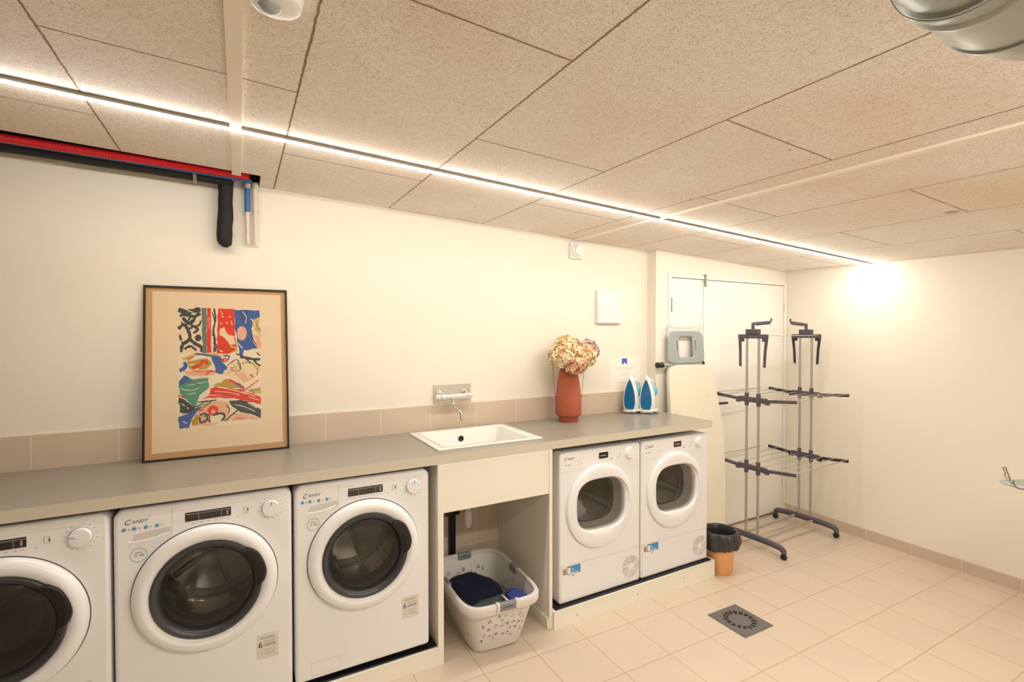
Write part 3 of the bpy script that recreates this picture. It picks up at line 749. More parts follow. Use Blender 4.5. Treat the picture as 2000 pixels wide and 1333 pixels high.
# ================================================================== PICTURE
t = thing('framed_picture', 'large black-framed colourful abstract print leaning on the wall above the washers', 'picture', (-.279, -.104, HW+.0008))
lean = math.atan2(.092, .82); W, H = .612, .822
def ppart(b, n): o = b.build(n, t); o.rotation_euler = (-lean, 0, 0); return o
fwid, dep = .0085, .022
b = MB()
b.box(-W/2, W/2, 0, dep, 0, fwid, M['frame'], .001, 1); b.box(-W/2, W/2, 0, dep, H-fwid, H, M['frame'], .001, 1)
b.box(-W/2, -W/2+fwid, 0, dep, fwid, H-fwid, M['frame'], .001, 1); b.box(W/2-fwid, W/2, 0, dep, fwid, H-fwid, M['frame'], .001, 1); b.box(-W/2+.004, W/2-.004, dep-.004, dep-.001, .004, H-.004, M['frame'])
ppart(b, 'frame')
M['mat_board'] = mat('kraft_mount_board', (214, 168, 118), .8, noise=.05, scale=8)
M['art_paper'] = mat('aged_art_paper', (246, 222, 188), .85, noise=.03, scale=5)
b = MB(); b.box(-W/2+fwid, W/2-fwid, .012, .016, fwid, H-fwid, M['mat_board']); ppart(b, 'mount_board')
INK = dict(r=(232, 60, 34), b=(62, 100, 168), k=(66, 72, 74), g=(84, 152, 128), o=(196, 156, 62), p=(242, 184, 152), c=(246, 220, 184), y=(214, 186, 112), d=(120, 124, 116), w=(248, 230, 202), s=(226, 110, 84))
for k, v in INK.items(): M['ink_'+k] = mat('ink_'+k, v, .8, noise=.08, scale=60)
b = MB(); b.box(-W/2+.034, W/2-.030, .0108, .012, .036, H-.026, M['art_paper'])
# print area: u in [0,575], v in [0,830] (v down)
PX0, PX1, PZ0, PZ1 = -.171, .182, .720, .142
layer = [0]
def P2(u, v): return (PX0+(PX1-PX0)*u/575, PZ0+(PZ1-PZ0)*v/830)
def rough(pts, amp=5, step=22, seed=0, closed=True):
    rnd = random.Random(seed); out = []; n = len(pts)
    for i in range(n if closed else n-1):
        (x0, y0), (x1, y1) = pts[i], pts[(i+1) % n]; L_ = math.hypot(x1-x0, y1-y0); k = max(1, int(L_/step))
        for j in range(k):
            f = j/k; q = 0 if j == 0 else amp; out.append((x0+(x1-x0)*f+rnd.uniform(-q, q), y0+(y1-y0)*f+rnd.uniform(-q, q)))
    return out
def poly(col, pts, amp=4, seed=None):
    layer[0] += 1; y = .0108 - .000007*layer[0]
    q = [P2(u, v) for u, v in rough(pts, amp, seed=seed if seed is not None else layer[0])]
    b.face([(x, y, z) for x, z in q], M['ink_'+col])
def stroke(col, pts, wd):
    layer[0] += 1; y = .0108 - .000007*layer[0]; rnd = random.Random(layer[0]); L1, L2 = [], []
    # densify with a smooth curve
    P = []
    for i in range(len(pts)-1):
        p0 = pts[max(0, i-1)]; p1 = pts[i]; p2 = pts[i+1]; p3 = pts[min(len(pts)-1, i+2)]
        for j in range(6):
            s = j/6; P.append(tuple(.5*((2*p1[a])+(-p0[a]+p2[a])*s+(2*p0[a]-5*p1[a]+4*p2[a]-p3[a])*s*s+(-p0[a]+3*p1[a]-3*p2[a]+p3[a])*s**3) for a in (0, 1)))
    P.append(pts[-1])
    for i, p in enumerate(P):
        a = P[max(0, i-1)]; c = P[min(len(P)-1, i+1)]; dx, dy = c[0]-a[0], c[1]-a[1]; l = math.hypot(dx, dy) or 1
        w_ = wd/2*(.75+.5*rnd.random())*(.45 if i in (0, len(P)-1) else 1); L1.append((p[0]-dy/l*w_, p[1]+dx/l*w_)); L2.append((p[0]+dy/l*w_, p[1]-dx/l*w_))
    for i in range(len(P)-1):
        q = [P2(*L1[i]), P2(*L1[i+1]), P2(*L2[i+1]), P2(*L2[i])]; b.face([(x, y, z) for x, z in q], M['ink_'+col])
def blob(col, cx_, cy_, rx_, ry_, amp=.08, n=22):
    rnd = random.Random(layer[0]+50); pts = [(cx_+rx_*(1+rnd.uniform(-amp, amp))*math.cos(2*PI*i/n), cy_+ry_*(1+rnd.uniform(-amp, amp))*math.sin(2*PI*i/n)) for i in range(n)]
    layer[0] += 1; b.face([(P2(u, v)[0], .0108-.000007*layer[0], P2(u, v)[1]) for u, v in pts], M['ink_'+col])
poly('w', [(0, 0), (575, 0), (575, 830), (0, 830)], 3)
poly('c', [(4, 4), (160, 4), (160, 320), (4, 320)])
for pts, wd in ((((0, 15), (60, 30), (150, 10)), 34), (((10, 60), (50, 50), (110, 70), (70, 110), (30, 70)), 22), (((110, 60), (150, 40)), 20), (((0, 150), (40, 120), (70, 170), (75, 220), (30, 260), (20, 310)), 22),
                (((80, 120), (130, 150), (100, 180)), 20), (((75, 220), (110, 250), (155, 280), (150, 310)), 24), (((10, 190), (20, 230)), 18), (((40, 290), (80, 270), (120, 300)), 16), (((60, 150), (95, 140)), 14)): stroke('k', pts, wd)
blob('k', 132, 212, 22, 24)
poly('d', [(158, 0), (192, 0), (190, 318), (160, 320)]); poly('r', [(194, 0), (220, 0), (222, 318), (190, 318)], 5); poly('w', [(220, 0), (262, 0), (252, 320), (222, 320)])
stroke('k', ((240, 0), (250, 80), (235, 160), (245, 230), (240, 316)), 14); stroke('k', ((228, 30), (245, 110), (228, 200)), 7)
poly('r', [(266, 4), (382, 4), (386, 180), (400, 300), (330, 330), (258, 322), (262, 200)], 5)
poly('c', [(280, 150), (310, 135), (340, 190), (380, 200), (390, 260), (350, 262), (310, 210), (275, 190)], 7)
for u, v in ((300, 60), (330, 105), (290, 110), (350, 60)): blob('c', u, v, 7, 6)
poly('b', [(386, 6), (470, 6), (566, 8), (570, 60), (520, 90), (505, 150), (520, 250), (560, 300), (500, 330), (420, 340), (400, 220), (384, 120)], 6)
blob('p', 436, 180, 35, 52); stroke('k', ((424, 10), (440, 70), (450, 110)), 9); stroke('k', ((470, 10), (480, 90)), 7); stroke('k', ((505, 150), (515, 220), (560, 290)), 8)
poly('y', [(520, 80), (566, 60), (570, 200), (545, 170), (510, 120)], 8); poly('p', [(515, 180), (570, 200), (570, 300), (540, 260)], 6)
stroke('w', ((500, 70), (530, 110), (520, 150)), 8); poly('w', [(450, 300), (560, 290), (570, 350), (470, 370), (440, 340)], 10)
stroke('r', ((270, 290), (310, 280), (340, 300)), 12); stroke('b', ((300, 340), (345, 345), (330, 375)), 10)
stroke('k', ((420, 350), (470, 360), (520, 370), (570, 372)), 18); stroke('k', ((520, 370), (540, 400), (570, 420)), 14)
poly('y', [(20, 350), (110, 318), (260, 322), (300, 345), (220, 350), (120, 335), (40, 370)], 5)
stroke('b', ((110, 322), (200, 335), (270, 350), (300, 380)), 12)
poly('b', [(220, 340), (280, 350), (300, 390), (330, 420), (300, 470), (250, 460), (240, 400)], 6); stroke('b', ((40, 380), (50, 410), (10, 440)), 26)
poly('o', [(60, 370), (190, 355), (225, 400), (190, 430), (80, 430)], 8); stroke('r', ((90, 420), (140, 405), (160, 375), (190, 385), (185, 400)), 20); poly('p', [(20, 440), (200, 430), (250, 470), (180, 480), (60, 470)], 6)
stroke('r', ((180, 470), (220, 450), (260, 455)), 10); stroke('s', ((60, 360), (100, 345)), 20); blob('r', 312, 372, 22, 16); blob('p', 316, 372, 9, 7)
poly('c', [(330, 400), (420, 380), (520, 400), (560, 470), (540, 530), (440, 540), (360, 500), (300, 480)], 8); stroke('k', ((330, 410), (400, 370), (430, 440)), 7); stroke('k', ((350, 440), (420, 450), (400, 390)), 6)
stroke('o', ((430, 400), (490, 390), (545, 440), (540, 490)), 10); poly('p', [(380, 470), (440, 460), (470, 500), (520, 510), (450, 540)], 6); stroke('s', ((490, 480), (520, 500)), 14); stroke('p', ((330, 460), (380, 450)), 12)
poly('g', [(6, 520), (60, 480), (110, 500), (200, 490), (205, 560), (140, 610), (110, 690), (60, 640), (10, 590)], 7); poly('b', [(6, 510), (40, 470), (80, 490), (40, 530), (8, 540)], 5); stroke('w', ((60, 540), (130, 530), (190, 520)), 4); stroke('r', ((0, 605), (20, 612), (45, 622)), 9)
poly('o', [(230, 550), (330, 505), (420, 540), (440, 580), (330, 570)], 6); stroke('r', ((340, 510), (410, 550), (450, 590)), 14); stroke('b', ((390, 540), (450, 575)), 12)
poly('r', [(215, 570), (250, 555), (330, 575), (420, 580), (480, 610), (570, 650), (566, 700), (500, 680), (400, 650), (300, 640), (150, 635), (210, 600)], 8)
stroke('w', ((240, 590), (330, 600), (420, 625)), 5); stroke('w', ((200, 615), (290, 620)), 5); stroke('w', ((430, 600), (530, 640)), 5)
poly('y', [(480, 590), (568, 570), (570, 625), (500, 620)], 5); stroke('k', ((475, 600), (570, 590)), 4); stroke('s', ((440, 600), (560, 520)), 9); stroke('k', ((510, 600), (520, 625)), 4)
poly('k', [(6, 620), (60, 650), (110, 700), (160, 690), (240, 650), (120, 720), (40, 730), (8, 720)], 8); stroke('k', ((130, 660), (200, 655), (255, 650)), 10); stroke('w', ((20, 660), (70, 700)), 6)
poly('k', [(340, 660), (440, 665), (570, 740), (566, 800), (470, 760), (400, 730), (360, 700)], 8); stroke('k', ((400, 730), (350, 770), (310, 800)), 12)
poly('b', [(4, 750), (90, 720), (150, 690), (90, 770), (70, 830), (8, 832)], 6); poly('p', [(150, 700), (240, 660), (340, 670), (340, 760), (250, 820), (100, 815), (110, 760)], 8)
poly('o', [(90, 780), (120, 740), (140, 760), (130, 815), (90, 815)], 6); stroke('o', ((160, 700), (220, 665)), 12); blob('w', 250, 780, 60, 30)
blob('r', 230, 722, 36, 36); blob('p', 232, 730, 15, 14); blob('y', 230, 732, 7, 7)
stroke('k', ((140, 750), (180, 740), (190, 780), (150, 800), (140, 760)), 14); stroke('k', ((190, 780), (215, 800)), 12); stroke('k', ((230, 755), (290, 745), (310, 770), (285, 800)), 14); stroke('p', ((270, 700), (300, 740)), 14)
poly('p', [(400, 750), (480, 770), (560, 805), (440, 800), (350, 800)], 6); stroke('s', ((380, 790), (460, 790)), 6); stroke('y', ((330, 800), (360, 770), (400, 755)), 8)
for c_, p_, w_ in (('k', ((20, 100), (45, 130), (60, 100), (85, 60)), 12), ('k', ((110, 130), (140, 120), (150, 90)), 12), ('k', ((20, 240), (45, 250)), 12), ('w', ((60, 20), (100, 34)), 7), ('w', ((205, 60), (208, 150)), 4), ('k', ((232, 250), (255, 262), (250, 310)), 9),
    ('w', ((290, 20), (300, 44)), 6), ('w', ((360, 90), (366, 120)), 6), ('y', ((350, 270), (395, 290), (390, 320)), 14), ('c', ((275, 300), (300, 312)), 10), ('k', ((392, 330), (440, 345), (500, 400)), 10), ('k', ((540, 320), (570, 345)), 8),
    ('w', ((440, 20), (470, 60), (460, 110)), 5), ('d', ((540, 100), (556, 140), (570, 150)), 6), ('w', ((405, 250), (440, 290)), 8), ('s', ((100, 440), (160, 450), (230, 440)), 8), ('w', ((60, 400), (110, 395)), 7), ('b', ((310, 440), (330, 420)), 14),
    ('s', ((350, 430), (400, 425)), 7), ('y', ((370, 400), (400, 440), (380, 480)), 8), ('p', ((540, 420), (565, 450)), 14), ('w', ((20, 560), (80, 575), (140, 560)), 5), ('w', ((60, 600), (120, 595)), 4), ('d', ((90, 520), (150, 545)), 10), ('b', ((20, 500), (90, 520)), 7),
    ('w', ((300, 570), (380, 590), (470, 620)), 5), ('s', ((250, 620), (350, 630)), 7), ('w', ((480, 640), (560, 670)), 6), ('k', ((30, 680), (100, 690), (170, 670)), 9), ('w', ((380, 690), (450, 710), (530, 750)), 5), ('d', ((470, 690), (540, 730)), 7), ('w', ((30, 780), (60, 800)), 5),
    ('s', ((120, 720), (170, 710)), 9), ('k', ((170, 760), (200, 750), (205, 780), (180, 790)), 9), ('k', ((320, 690), (345, 720), (335, 750)), 7), ('y', ((300, 800), (340, 770)), 9)): stroke(c_, p_, w_)
ppart(b, 'print')
b = MB(); b.box(-W/2+fwid-.002, W/2-fwid+.002, .0040, .0042, fwid-.002, H-fwid+.002, M['glass']); ppart(b, 'glass_pane')

# ================================================================== VASE + FLOWERS
t = thing('vase', 'terracotta vase with thin wire handles standing on the worktop', 'vase', (1.735, -.155, HW+.0005))
b = MB(); b.lathe([(.062, 0), (.064, .004), (.066, .028), (.070, .034), (.084, .046), (.0865, .062), (.0868, .12), (.084, .17), (.076, .25), (.063, .325), (.058, .35), (.053, .35), (.058, .325), (.07, .25), (.078, .17), (.078, .06), (.0001, .05)], M['terracotta'], n=64, cap0=True)
b.build('body', t)
b = MB()
for s in (-1, 1): b.tube([(s*.088*.88, -s*.088*.48, .165), (s*.100*.88, -s*.1*.48, .30), (s*.110*.88, -s*.11*.48, .42), (s*.08*.88, -s*.08*.48, .5)], .0014, M['wire'], 6); b.tube([(s*.080*.88, -s*.080*.48, .165), (s*.092*.88, -s*.092*.48, .166)], .004, M['terracotta'], 8)
b.build('wire_handle', t)
PET = {'cream': [(246, 226, 182), (240, 208, 156), (250, 238, 206), (206, 158, 108)], 'gold': [(246, 220, 168), (236, 200, 140), (250, 232, 190), (200, 150, 98)],
       'rose': [(232, 184, 150), (216, 156, 124), (244, 212, 178), (178, 118, 92)], 'purple': [(212, 180, 174), (186, 150, 148), (230, 200, 188), (136, 110, 98)]}
for k, v in PET.items(): M['pet_'+k] = [mat('petal_%s_%d' % (k, i), c, .85, noise=.12, scale=120) for i, c in enumerate(v)]
M['stem'] = mat('dry_stem', (120, 92, 58), .9)
def hydrangea(c, r, kind, base, label, seed, sq=.85):
    rnd = random.Random(seed); t = thing('hydrangea', label, 'flower', base, 0, 'dried hydrangeas in the terracotta vase')
    b = MB(); c = Vector(c)-Vector(base); n = int(150*(r/.08)**2)
    for i in range(n):
        z = 1-2*(i+.5)/n; a = i*2.39996; q = math.sqrt(1-z*z); d = Vector((q*math.cos(a), q*math.sin(a), z))
        if z < -.85: continue
        rr = r*(1+rnd.uniform(-.13, .10)); p = c+Vector((d.x*rr, d.y*rr, d.z*rr*sq))
        d = (d+Vector((rnd.uniform(-.35, .35), rnd.uniform(-.35, .35), rnd.uniform(-.35, .35)))).normalized()
        u = d.orthogonal().normalized(); v = d.cross(u); ph = rnd.uniform(0, PI); m = M['pet_'+kind][min(3, int(rnd.random()**1.2*4))]; s = .0175*rnd.uniform(.75, 1.25)
        for k in range(4):
            a2 = ph+k*PI/2; e = u*math.cos(a2)+v*math.sin(a2); f = u*math.cos(a2+PI/2)+v*math.sin(a2+PI/2)
            b.face([p-d*.002, p+e*s*.55+f*s*.42+d*.003, p+e*s*1.05+d*rnd.uniform(-.004, .006), p+e*s*.55-f*s*.42+d*.003], m)
    b.ball(tuple(c), r*.80, M['pet_'+kind][3], (1, 1, sq), 18, 12)
    b.build('bloom', t)
    b = MB(); b.tube([(0, 0, 0), tuple(c*.5+Vector((.0, 0, .02))), tuple(c)], .004, M['stem'], 6); b.build('stem', t)
vb = (1.735, -.155, HW+.31)
hydrangea((1.655, -.20, 1.475), .088, 'cream', (1.72, -.165, HW+.30), 'cream dried hydrangea head at the left of the terracotta vase', 1)
hydrangea((1.725, -.150, 1.530), .085, 'gold', (1.735, -.15, HW+.30), 'golden dried hydrangea head at the top of the bunch in the vase', 2)
hydrangea((1.805, -.215, 1.470), .085, 'cream', (1.75, -.165, HW+.30), 'cream dried hydrangea head at the right front of the bunch in the vase', 3)
hydrangea((1.720, -.250, 1.415), .074, 'rose', (1.735, -.17, HW+.30), 'rosy brown dried hydrangea head hanging low over the vase rim', 4)
hydrangea((1.915, -.120, 1.505), .080, 'purple', (1.75, -.15, HW+.30), 'dusky purple dried hydrangea head behind at the far right of the vase', 5)

# ================================================================== WALL ITEMS
t = thing('wall_box', 'plain white cover box on the back wall above the flowers', 'box', (2.197, 0, 1.815))
b = MB(); b.box(-.112, .112, -.030, -.0005, -.120, .122, M['ironwhite'], .008, 3); b.build('cover', t)
b = MB(); b.box(-.117, .117, -.008, -.0003, -.124, .126, M['white_side'], .003); b.build('back_plate', t)
t = thing('paper_notice', 'white paper notice with small blue emblem taped above the irons', 'notice', (2.37, 0, 1.334))
b = MB(); b.box(-.15, .15, -.0012, -.0004, -.105, .105, M['paper']); b.build('sheet', t)
b = MB(); b.box(-.033, .018, -.0018, -.001, .055, .098, M['emblem']); b.box(-.016, .001, -.0021, -.001, .055, .066, M['paper']); b.build('blue_emblem', t)
b = MB()
M['palegrey'] = mat('faint_grey_print', (206, 200, 190), .6)
for i, (x0, x1, z) in enumerate(((-.095, .095, .030), (-.10, .09, .016), (-.05, .05, -.02), (-.055, .045, -.034), (-.12, .12, -.085))): b.box(x0, x1, -.0018, -.001, z, z+.003, M['palegrey'])
b.build('text_lines', t)
t = thing('fire_detector', 'round white detector on the back wall just under the ceiling', 'detector', (1.90, 0, 2.205))
b = MB(); b.box(-.053, .06, -.026, -.0005, -.055, .055, M['ironwhite'], .006, 2); b.build('base', t)
b = MB(); b.lathe([(.050, -.024), (.050, -.040), (.046, -.044), (.040, -.046), (.038, -.058), (.028, -.064), (.0005, -.066)], M['ironwhite'], (.004, 0, 0), 'y', 40); b.lathe([(.0385, -.047), (.0385, -.051)], M['greyprint'], (.004, 0, 0), 'y', 40); b.build('head', t)
zc = ceil_z(-.115, -1.665)
t = thing('motion_sensor', 'white round motion sensor with grey lens on the ceiling', 'sensor', (-.118, -1.675, zc))
b = MB(); b.lathe([(.056, 0), (.056, -.012), (.050, -.03), (.04, -.036), (.0005, -.036)], M['ironwhite'], n=40); b.build('housing', t)
b = MB(); b.ball((-.012, .002, -.03), .026, M['irongrey'], (1, 1, .7), 20, 12); b.build('lens', t)

# ================================================================== PIPES IN THE CEILING OPENING
def corr(b, p0, p1, r, m, pitch=.0055, amp=.0010, n=16):
    p0, p1 = Vector(p0), Vector(p1); L_ = (p1-p0).length; k = int(L_/pitch*2); pts = []; rr = []
    for i in range(k+1): pts.append(p0.lerp(p1, i/k)); rr.append(r+(amp if i % 2 else -amp))
    b.tube(pts, rr, m, n)
b = MB(); corr(b, (XL+.02, -.17, 2.475), (-.145, -.17, 2.376), .017, M['red']); tag(b.build('red_conduit'), 'red corrugated conduit running along the ceiling opening', 'conduit')
b = MB(); corr(b, (XL+.02, -.150, 2.492), (-.135, -.152, 2.362), .008, M['bluefoam']); tag(b.build('blue_conduit'), 'thin blue conduit tucked below the red one', 'conduit')
t = thing('insulated_waste_pipe', 'thick black foam-wrapped pipe along the opening and down the wall', 'pipe', (-.25, -.08, 2.33))
b = MB(); rnd = random.Random(3)
pts = [Vector((XL+.02, -.09, 2.484)).lerp(Vector((-.218, -.085, 2.380)), i/30) - Vector((-.25, -.08, 2.33)) for i in range(31)]
b.tube([tuple(p) for p in pts], [.037+rnd.uniform(-.0015, .0015) for _ in pts], M['blackfoam'], 20); b.build('horizontal_run', t)
b = MB(); zz = [.045, .02, -.02, -.06, -.10, -.14, -.18, -.22, -.25, -.27, -.283]
b.tube([(.004-.0008*i+rnd.uniform(-.002, .002), .022, z) for i, z in enumerate(zz)], [.034, .034, .031, .031, .032, .034, .033, .034, .033, .028, .012], M['blackfoam'], 20); b.build('drop', t)
b = MB(); b.lathe([(.0395, -.007), (.0405, -.007), (.0405, .007), (.0395, .007)], M['alu'], (-.12, -.008, .046), 'x', 24); b.box(-.126, -.114, -.012, .0, .085, .13, M['alu']); b.build('pipe_clamp', t)
def drop_pipe(x, m1, m2, zt, zm, zb, name, label):
    t = thing(name, label, 'pipe', (x, -.03, zt)); b = MB()
    b.tube([(0, 0, 0), (0, 0, zm-zt)], .0125, m1, 14); b.lathe([(.015, -.01), (.015, .012)], M['pvc'], (0, 0, -.02), 'z', 14, cap0=True, cap1=True); b.build('sleeve', t)
    b = MB(); b.tube([(0, 0, zm-zt), (0, .0, zb-zt+.02), (0, .004, zb-zt)], .0095, m2, 14); b.build('pipe', t)
    b = MB(); b.tube([(-.017, .006, zm-zt), (.017, .006, zm-zt)], .006, M['pvc'], 8); b.build('clip', t)
drop_pipe(-.153, M['bluefoam'], M['pinkpipe'], 2.385, 2.235, 2.075, 'blue_sleeved_pipe', 'blue-sleeved water pipe dropping beside the black pipe')
drop_pipe(-.118, M['pinkpipe'], M['pinkpipe'], 2.385, 2.245, 2.075, 'pale_pipe', 'pale pinkish water pipe dropping right of the blue-sleeved pipe')

# ================================================================== DUCT
t = thing('ventilation_duct', 'round galvanised ventilation duct hanging under the ceiling at upper right', 'duct', (.87, -2.565, 2.17))
b = MB(); b.lathe([(.092, -.95), (.092, -.176), (.097, -.174), (.099, -.168)], M['steel'], (0, 0, 0), 'x', 64); b.build('pipe', t)
b = MB(); b.lathe([(.099, -.17), (.096, -.162), (.096, -.130), (.100, -.126), (.100, -.118), (.0985, -.114), (.0985, -.004), (.1015, -.003), (.1015, .004), (.097, .006)], M['steel'], (0, 0, 0), 'x', 64); b.build('coupling', t)
b = MB(); pts = []
for k in range(9): a = math.radians(75*k/8); pts.append((.006+.16*math.sin(a), -.16+.16*math.cos(a), -.004))
pts.append((pts[-1][0]+.45*math.cos(math.radians(75)), pts[-1][1]-.45*math.sin(math.radians(75)), -.004))
b.tube(pts, .093, M['steel'], 48); b.build('elbow', t)
for x in (-.45, ): b = MB(); b.tube([(x, 0, .09), (x, 0, .15)], .004, M['steel'], 8); b.lathe([(.0935, x-.012), (.0955, x-.012), (.0955, x+.012), (.0935, x+.012)], M['steel'], (0, 0, 0), 'x', 48); b.build('hanger', t)

# ================================================================== FLOOR DRAIN
dx_, dy_ = 2.293, -1.05
t = thing('floor_drain', 'square grey metal floor drain with a slotted round grate', 'drain', (dx_, dy_, floor_z(dx_, dy_)+.0006), rot=(.0105, .0153, 0))
b = MB(); h = .122; n = 64; inner = [(.098*math.cos(2*PI*i/n), .098*math.sin(2*PI*i/n), .0026) for i in range(n)]; outer = []
for i in range(n):
    a = 2*PI*i/n; k = h/max(abs(math.cos(a)), abs(math.sin(a))); outer.append((k*math.cos(a), k*math.sin(a), .0030))
b.loft([[(x, y, 0) for x, y, z in outer], outer, inner, [(x*.99, y*.99, -.002) for x, y, z in inner]], M['drain'], smooth=False); b.build('frame', t)
b = MB(); b.lathe([(.097, -.0005), (.097, .002), (.090, .0036), (.0005, .0036)], M['drain'], n=64)
for k in range(16):
    a = 2*PI*(k+.5)/16; c_, s_ = math.cos(a), math.sin(a); T = Matrix(((c_, -s_, 0, 0), (s_, c_, 0, 0), (0, 0, 1, 0), (0, 0, 0, 1)))
    b.face([(.060, -.0072, .0040), (.088, -.0118, .0040), (.088, .0118, .0040), (.060, .0072, .0040)], M['black'], T)
b.build('grate', t)

# ================================================================== DRYING RACK
rx, ry = 3.628, -.428
rk = thing('drying_rack', 'tall grey tiered clothes drying rack on castors in the corner', 'drying rack', (rx, ry, -.033), rz=math.radians(2.6))
HXR = .375
def part(b, n, lab=None):
    o = b.build(n, rk)
    if lab: o['label'] = lab
    return o
for s in (-1, 1):
    x = s*HXR
    b = MB(); pts = []; rr = []
    b.tube([(x, -.255, .045), (x, -.247, .068), (x, -.225, .082), (x, -.15, .088), (x, 0, .090), (x, .15, .088), (x, .225, .082), (x, .247, .068), (x, .255, .045)], [.017, .021, .022, .022, .023, .022, .022, .021, .017], M['rack_plastic'], 14)
    part(b, 'foot_bar')
    for y in (-.250, .250):
        b = MB(); b.lathe([(.001, -.013), (.018, -.013), (.0215, -.009), (.0215, .009), (.018, .013), (.001, .013)], M['black'], (x, y, .0225), 'x', 20); b.tube([(x, y, .03), (x, y, .056)], .011, M['black'], 10); part(b, 'castor')
    for y in (-.048, .048):
        b = MB(); b.tube([(x, y, .09), (x, y, 1.64)], .0095, M['rack_pole'], 14); part(b, 'pole')
    for tz in (1.148, .625):
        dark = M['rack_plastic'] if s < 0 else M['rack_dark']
        b = MB(); b.box(x-.012, x+.012, -.115, .115, tz-.024, tz+.016, M['rack_plastic'], .005)
        for y in (-.048, .048): b.lathe([(.0145, tz-.05), (.0155, tz-.045), (.0155, tz+.042), (.0145, tz+.047)], M['rack_plastic'], (x, y, 0), 'z', 14, cap0=True, cap1=True)
        part(b, 'tier_bracket')
        for q in (-1, 1):
            b = MB(); b.box(x-.009, x+.009, 0, .235, -.012, .012, dark, .004, T=Tm(0, q*.100, tz-.006, rx=q*math.radians(5)) @ (Tm() if q > 0 else Matrix.Rotation(PI, 4, 'Z') @ Matrix.Translation((-2*x, 0, 0))))
            b.box(x-.010, x+.010, min(q*.10, q*.135), max(q*.10, q*.135), tz-.032, tz-.004, dark, .004)
            b.ball((x-s*.011, q*.112, tz-.008), .006, M['rod'], (1, 1, 1), 10, 6)
            part(b, 'wing_arm')
    # top cap, hanging arms and hook
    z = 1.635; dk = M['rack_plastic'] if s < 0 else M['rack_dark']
    b = MB(); b.box(x-.013, x+.013, -.118, .118, z-.02, z+.012, M['rack_plastic'], .004); b.box(x-.02, x+.02, -.052, .052, z+.012, z+.052, M['rack_plastic'], .005)
    for y in (-.03, .01): b.ball((x-.0125, y, z-.003), .004, M['rod'], (1, 1, 1), 8, 6)
    part(b, 'top_bracket')
    for q in (-1, 1):
        b = MB(); b.tube([(x, q*.112, z), (x, q*.108, z-.03), (x, q*(.098 if s > 0 or q < 0 else .105), z-.12), (x, q*(.092 if s > 0 or q < 0 else .104), z-.238)], [.011, .012, .0105, .010], dk, 8)
        b.box(x-.008, x+.008, min(q*.075, q*.105), max(q*.075, q*.105), z-.045, z-.02, dk, .003); part(b, 'folded_arm')
    b = MB(); b.tube([(x, 0, z+.05), (x, 0, z+.098)], .012, M['rack_plastic'], 12); e = -s
    b.box(min(x, x+e*.235), max(x, x+e*.235), -.006, .006, z+.086, z+.104, M['rack_plastic'], .003, T=Matrix.Translation((x, 0, z+.09)) @ Matrix.Rotation(-e*math.radians(4), 4, 'Y') @ Matrix.Translation((-x, 0, -z-.09)))
    for k in range(9): b.box(x+e*(.05+.02*k)-.004, x+e*(.05+.02*k)+.004, -.009, .009, z+.080+.0013*k, z+.094+.0013*k, M['rack_plastic'])
    b.tube([(x+e*.232, 0, z+.108), (x+e*.240, 0, z+.125), (x+e*.240, 0, z+.138)], .007, M['rack_plastic'], 8); part(b, 'hanger_arm')
for y in (-.075, .075):
    b = MB(); b.tube([(-HXR, y, .088), (HXR, y, .088)], .0085, M['rack_pole'], 12); part(b, 'base_tube')
for tz in (1.148, .625):
    for k in range(8):
        y = -.325+.65*k/7; dz = .0 if abs(y) < .11 else (abs(y)-.10)*math.tan(math.radians(5))
        b = MB(); b.tube([(-HXR, y, tz+.004+dz), (HXR, y, tz+.004+dz)], .0033, M['rod'], 8); part(b, 'rod')
b = MB(); b.tube([(-HXR, -.104, 1.637), (HXR, -.104, 1.637)], .0033, M['rod'], 8); part(b, 'rod')

# ================================================================== IRONING BOARD AGAINST THE DOOR
t = thing('ironing_board', 'folded ironing board with cream leaf-patterned cover leaning on the door', 'ironing board', (2.938, -.275, floor_z(2.938, -.275)+.004))
lean = math.atan2(.118, 1.39)
def ib(b, n, lab=None):
    o = b.build(n, t); o.rotation_euler = (-lean, 0, 0)
    if lab: o['label'] = lab
    return o
out = [(-.24, .0), (.20, .0), (.225, .06), (.245, .18), (.272, .37), (.288, .62), (.294, .76), (.288, .90), (.268, 1.03), (.246, 1.16), (.236, 1.33), (.224, 1.372), (.192, 1.392), (-.17, 1.398), (-.245, 1.385), (-.272, 1.35), (-.278, 1.25), (-.282, .9), (-.280, .35), (-.27, .06)]
b = MB(); b.prism(out, .028, M['cover']); 
ib(b, 'cover')
b = MB(); b.prism([(x*.96, .02+z*.97) for x, z in out], .006, M['irongrey'], Tm(0, .0285, 0)); ib(b, 'board_frame')
b = MB(); n = 64
def plate_loop(hx, hz, p, y, cx=-.062, cz=1.535): return [(cx+(x-cx)*(1-.55*(z-cz+.128)*.4), y_, z) for x, y_, z in sup(hx, hz, p, n, cx, cz, y)]
b.loft([plate_loop(.198, .122, 7, .020), plate_loop(.205, .128, 7, .012), plate_loop(.198, .122, 7, .006), plate_loop(.086, .088, 12, .008), plate_loop(.078, .080, 12, .016), plate_loop(.086, .088, 12, .020), plate_loop(.198, .122, 7, .020)], M['irongrey'])
for x in (-.162, .040): b.box(x-.004, x+.004, .002, .0085, 1.512, 1.585, M['black'], .001)
ib(b, 'iron_rest', 'pale grey metal iron rest')
b = MB(); b.tube([(-.265, .012, 1.60), (-.268, .01, 1.675), (-.245, .01, 1.705), (-.215, .01, 1.703), (-.195, .01, 1.685), (.03, .01, 1.685), (.07, .01, 1.70), (.12, .01, 1.706), (.10, .012, 1.68), (.105, .012, 1.62)], .0028, M['rod'], 8); ib(b, 'wire_guide')
b = MB(); b.tube([(-.32, .028, 1.402), (.125, .028, 1.402)], .012, M['irongrey'], 12)
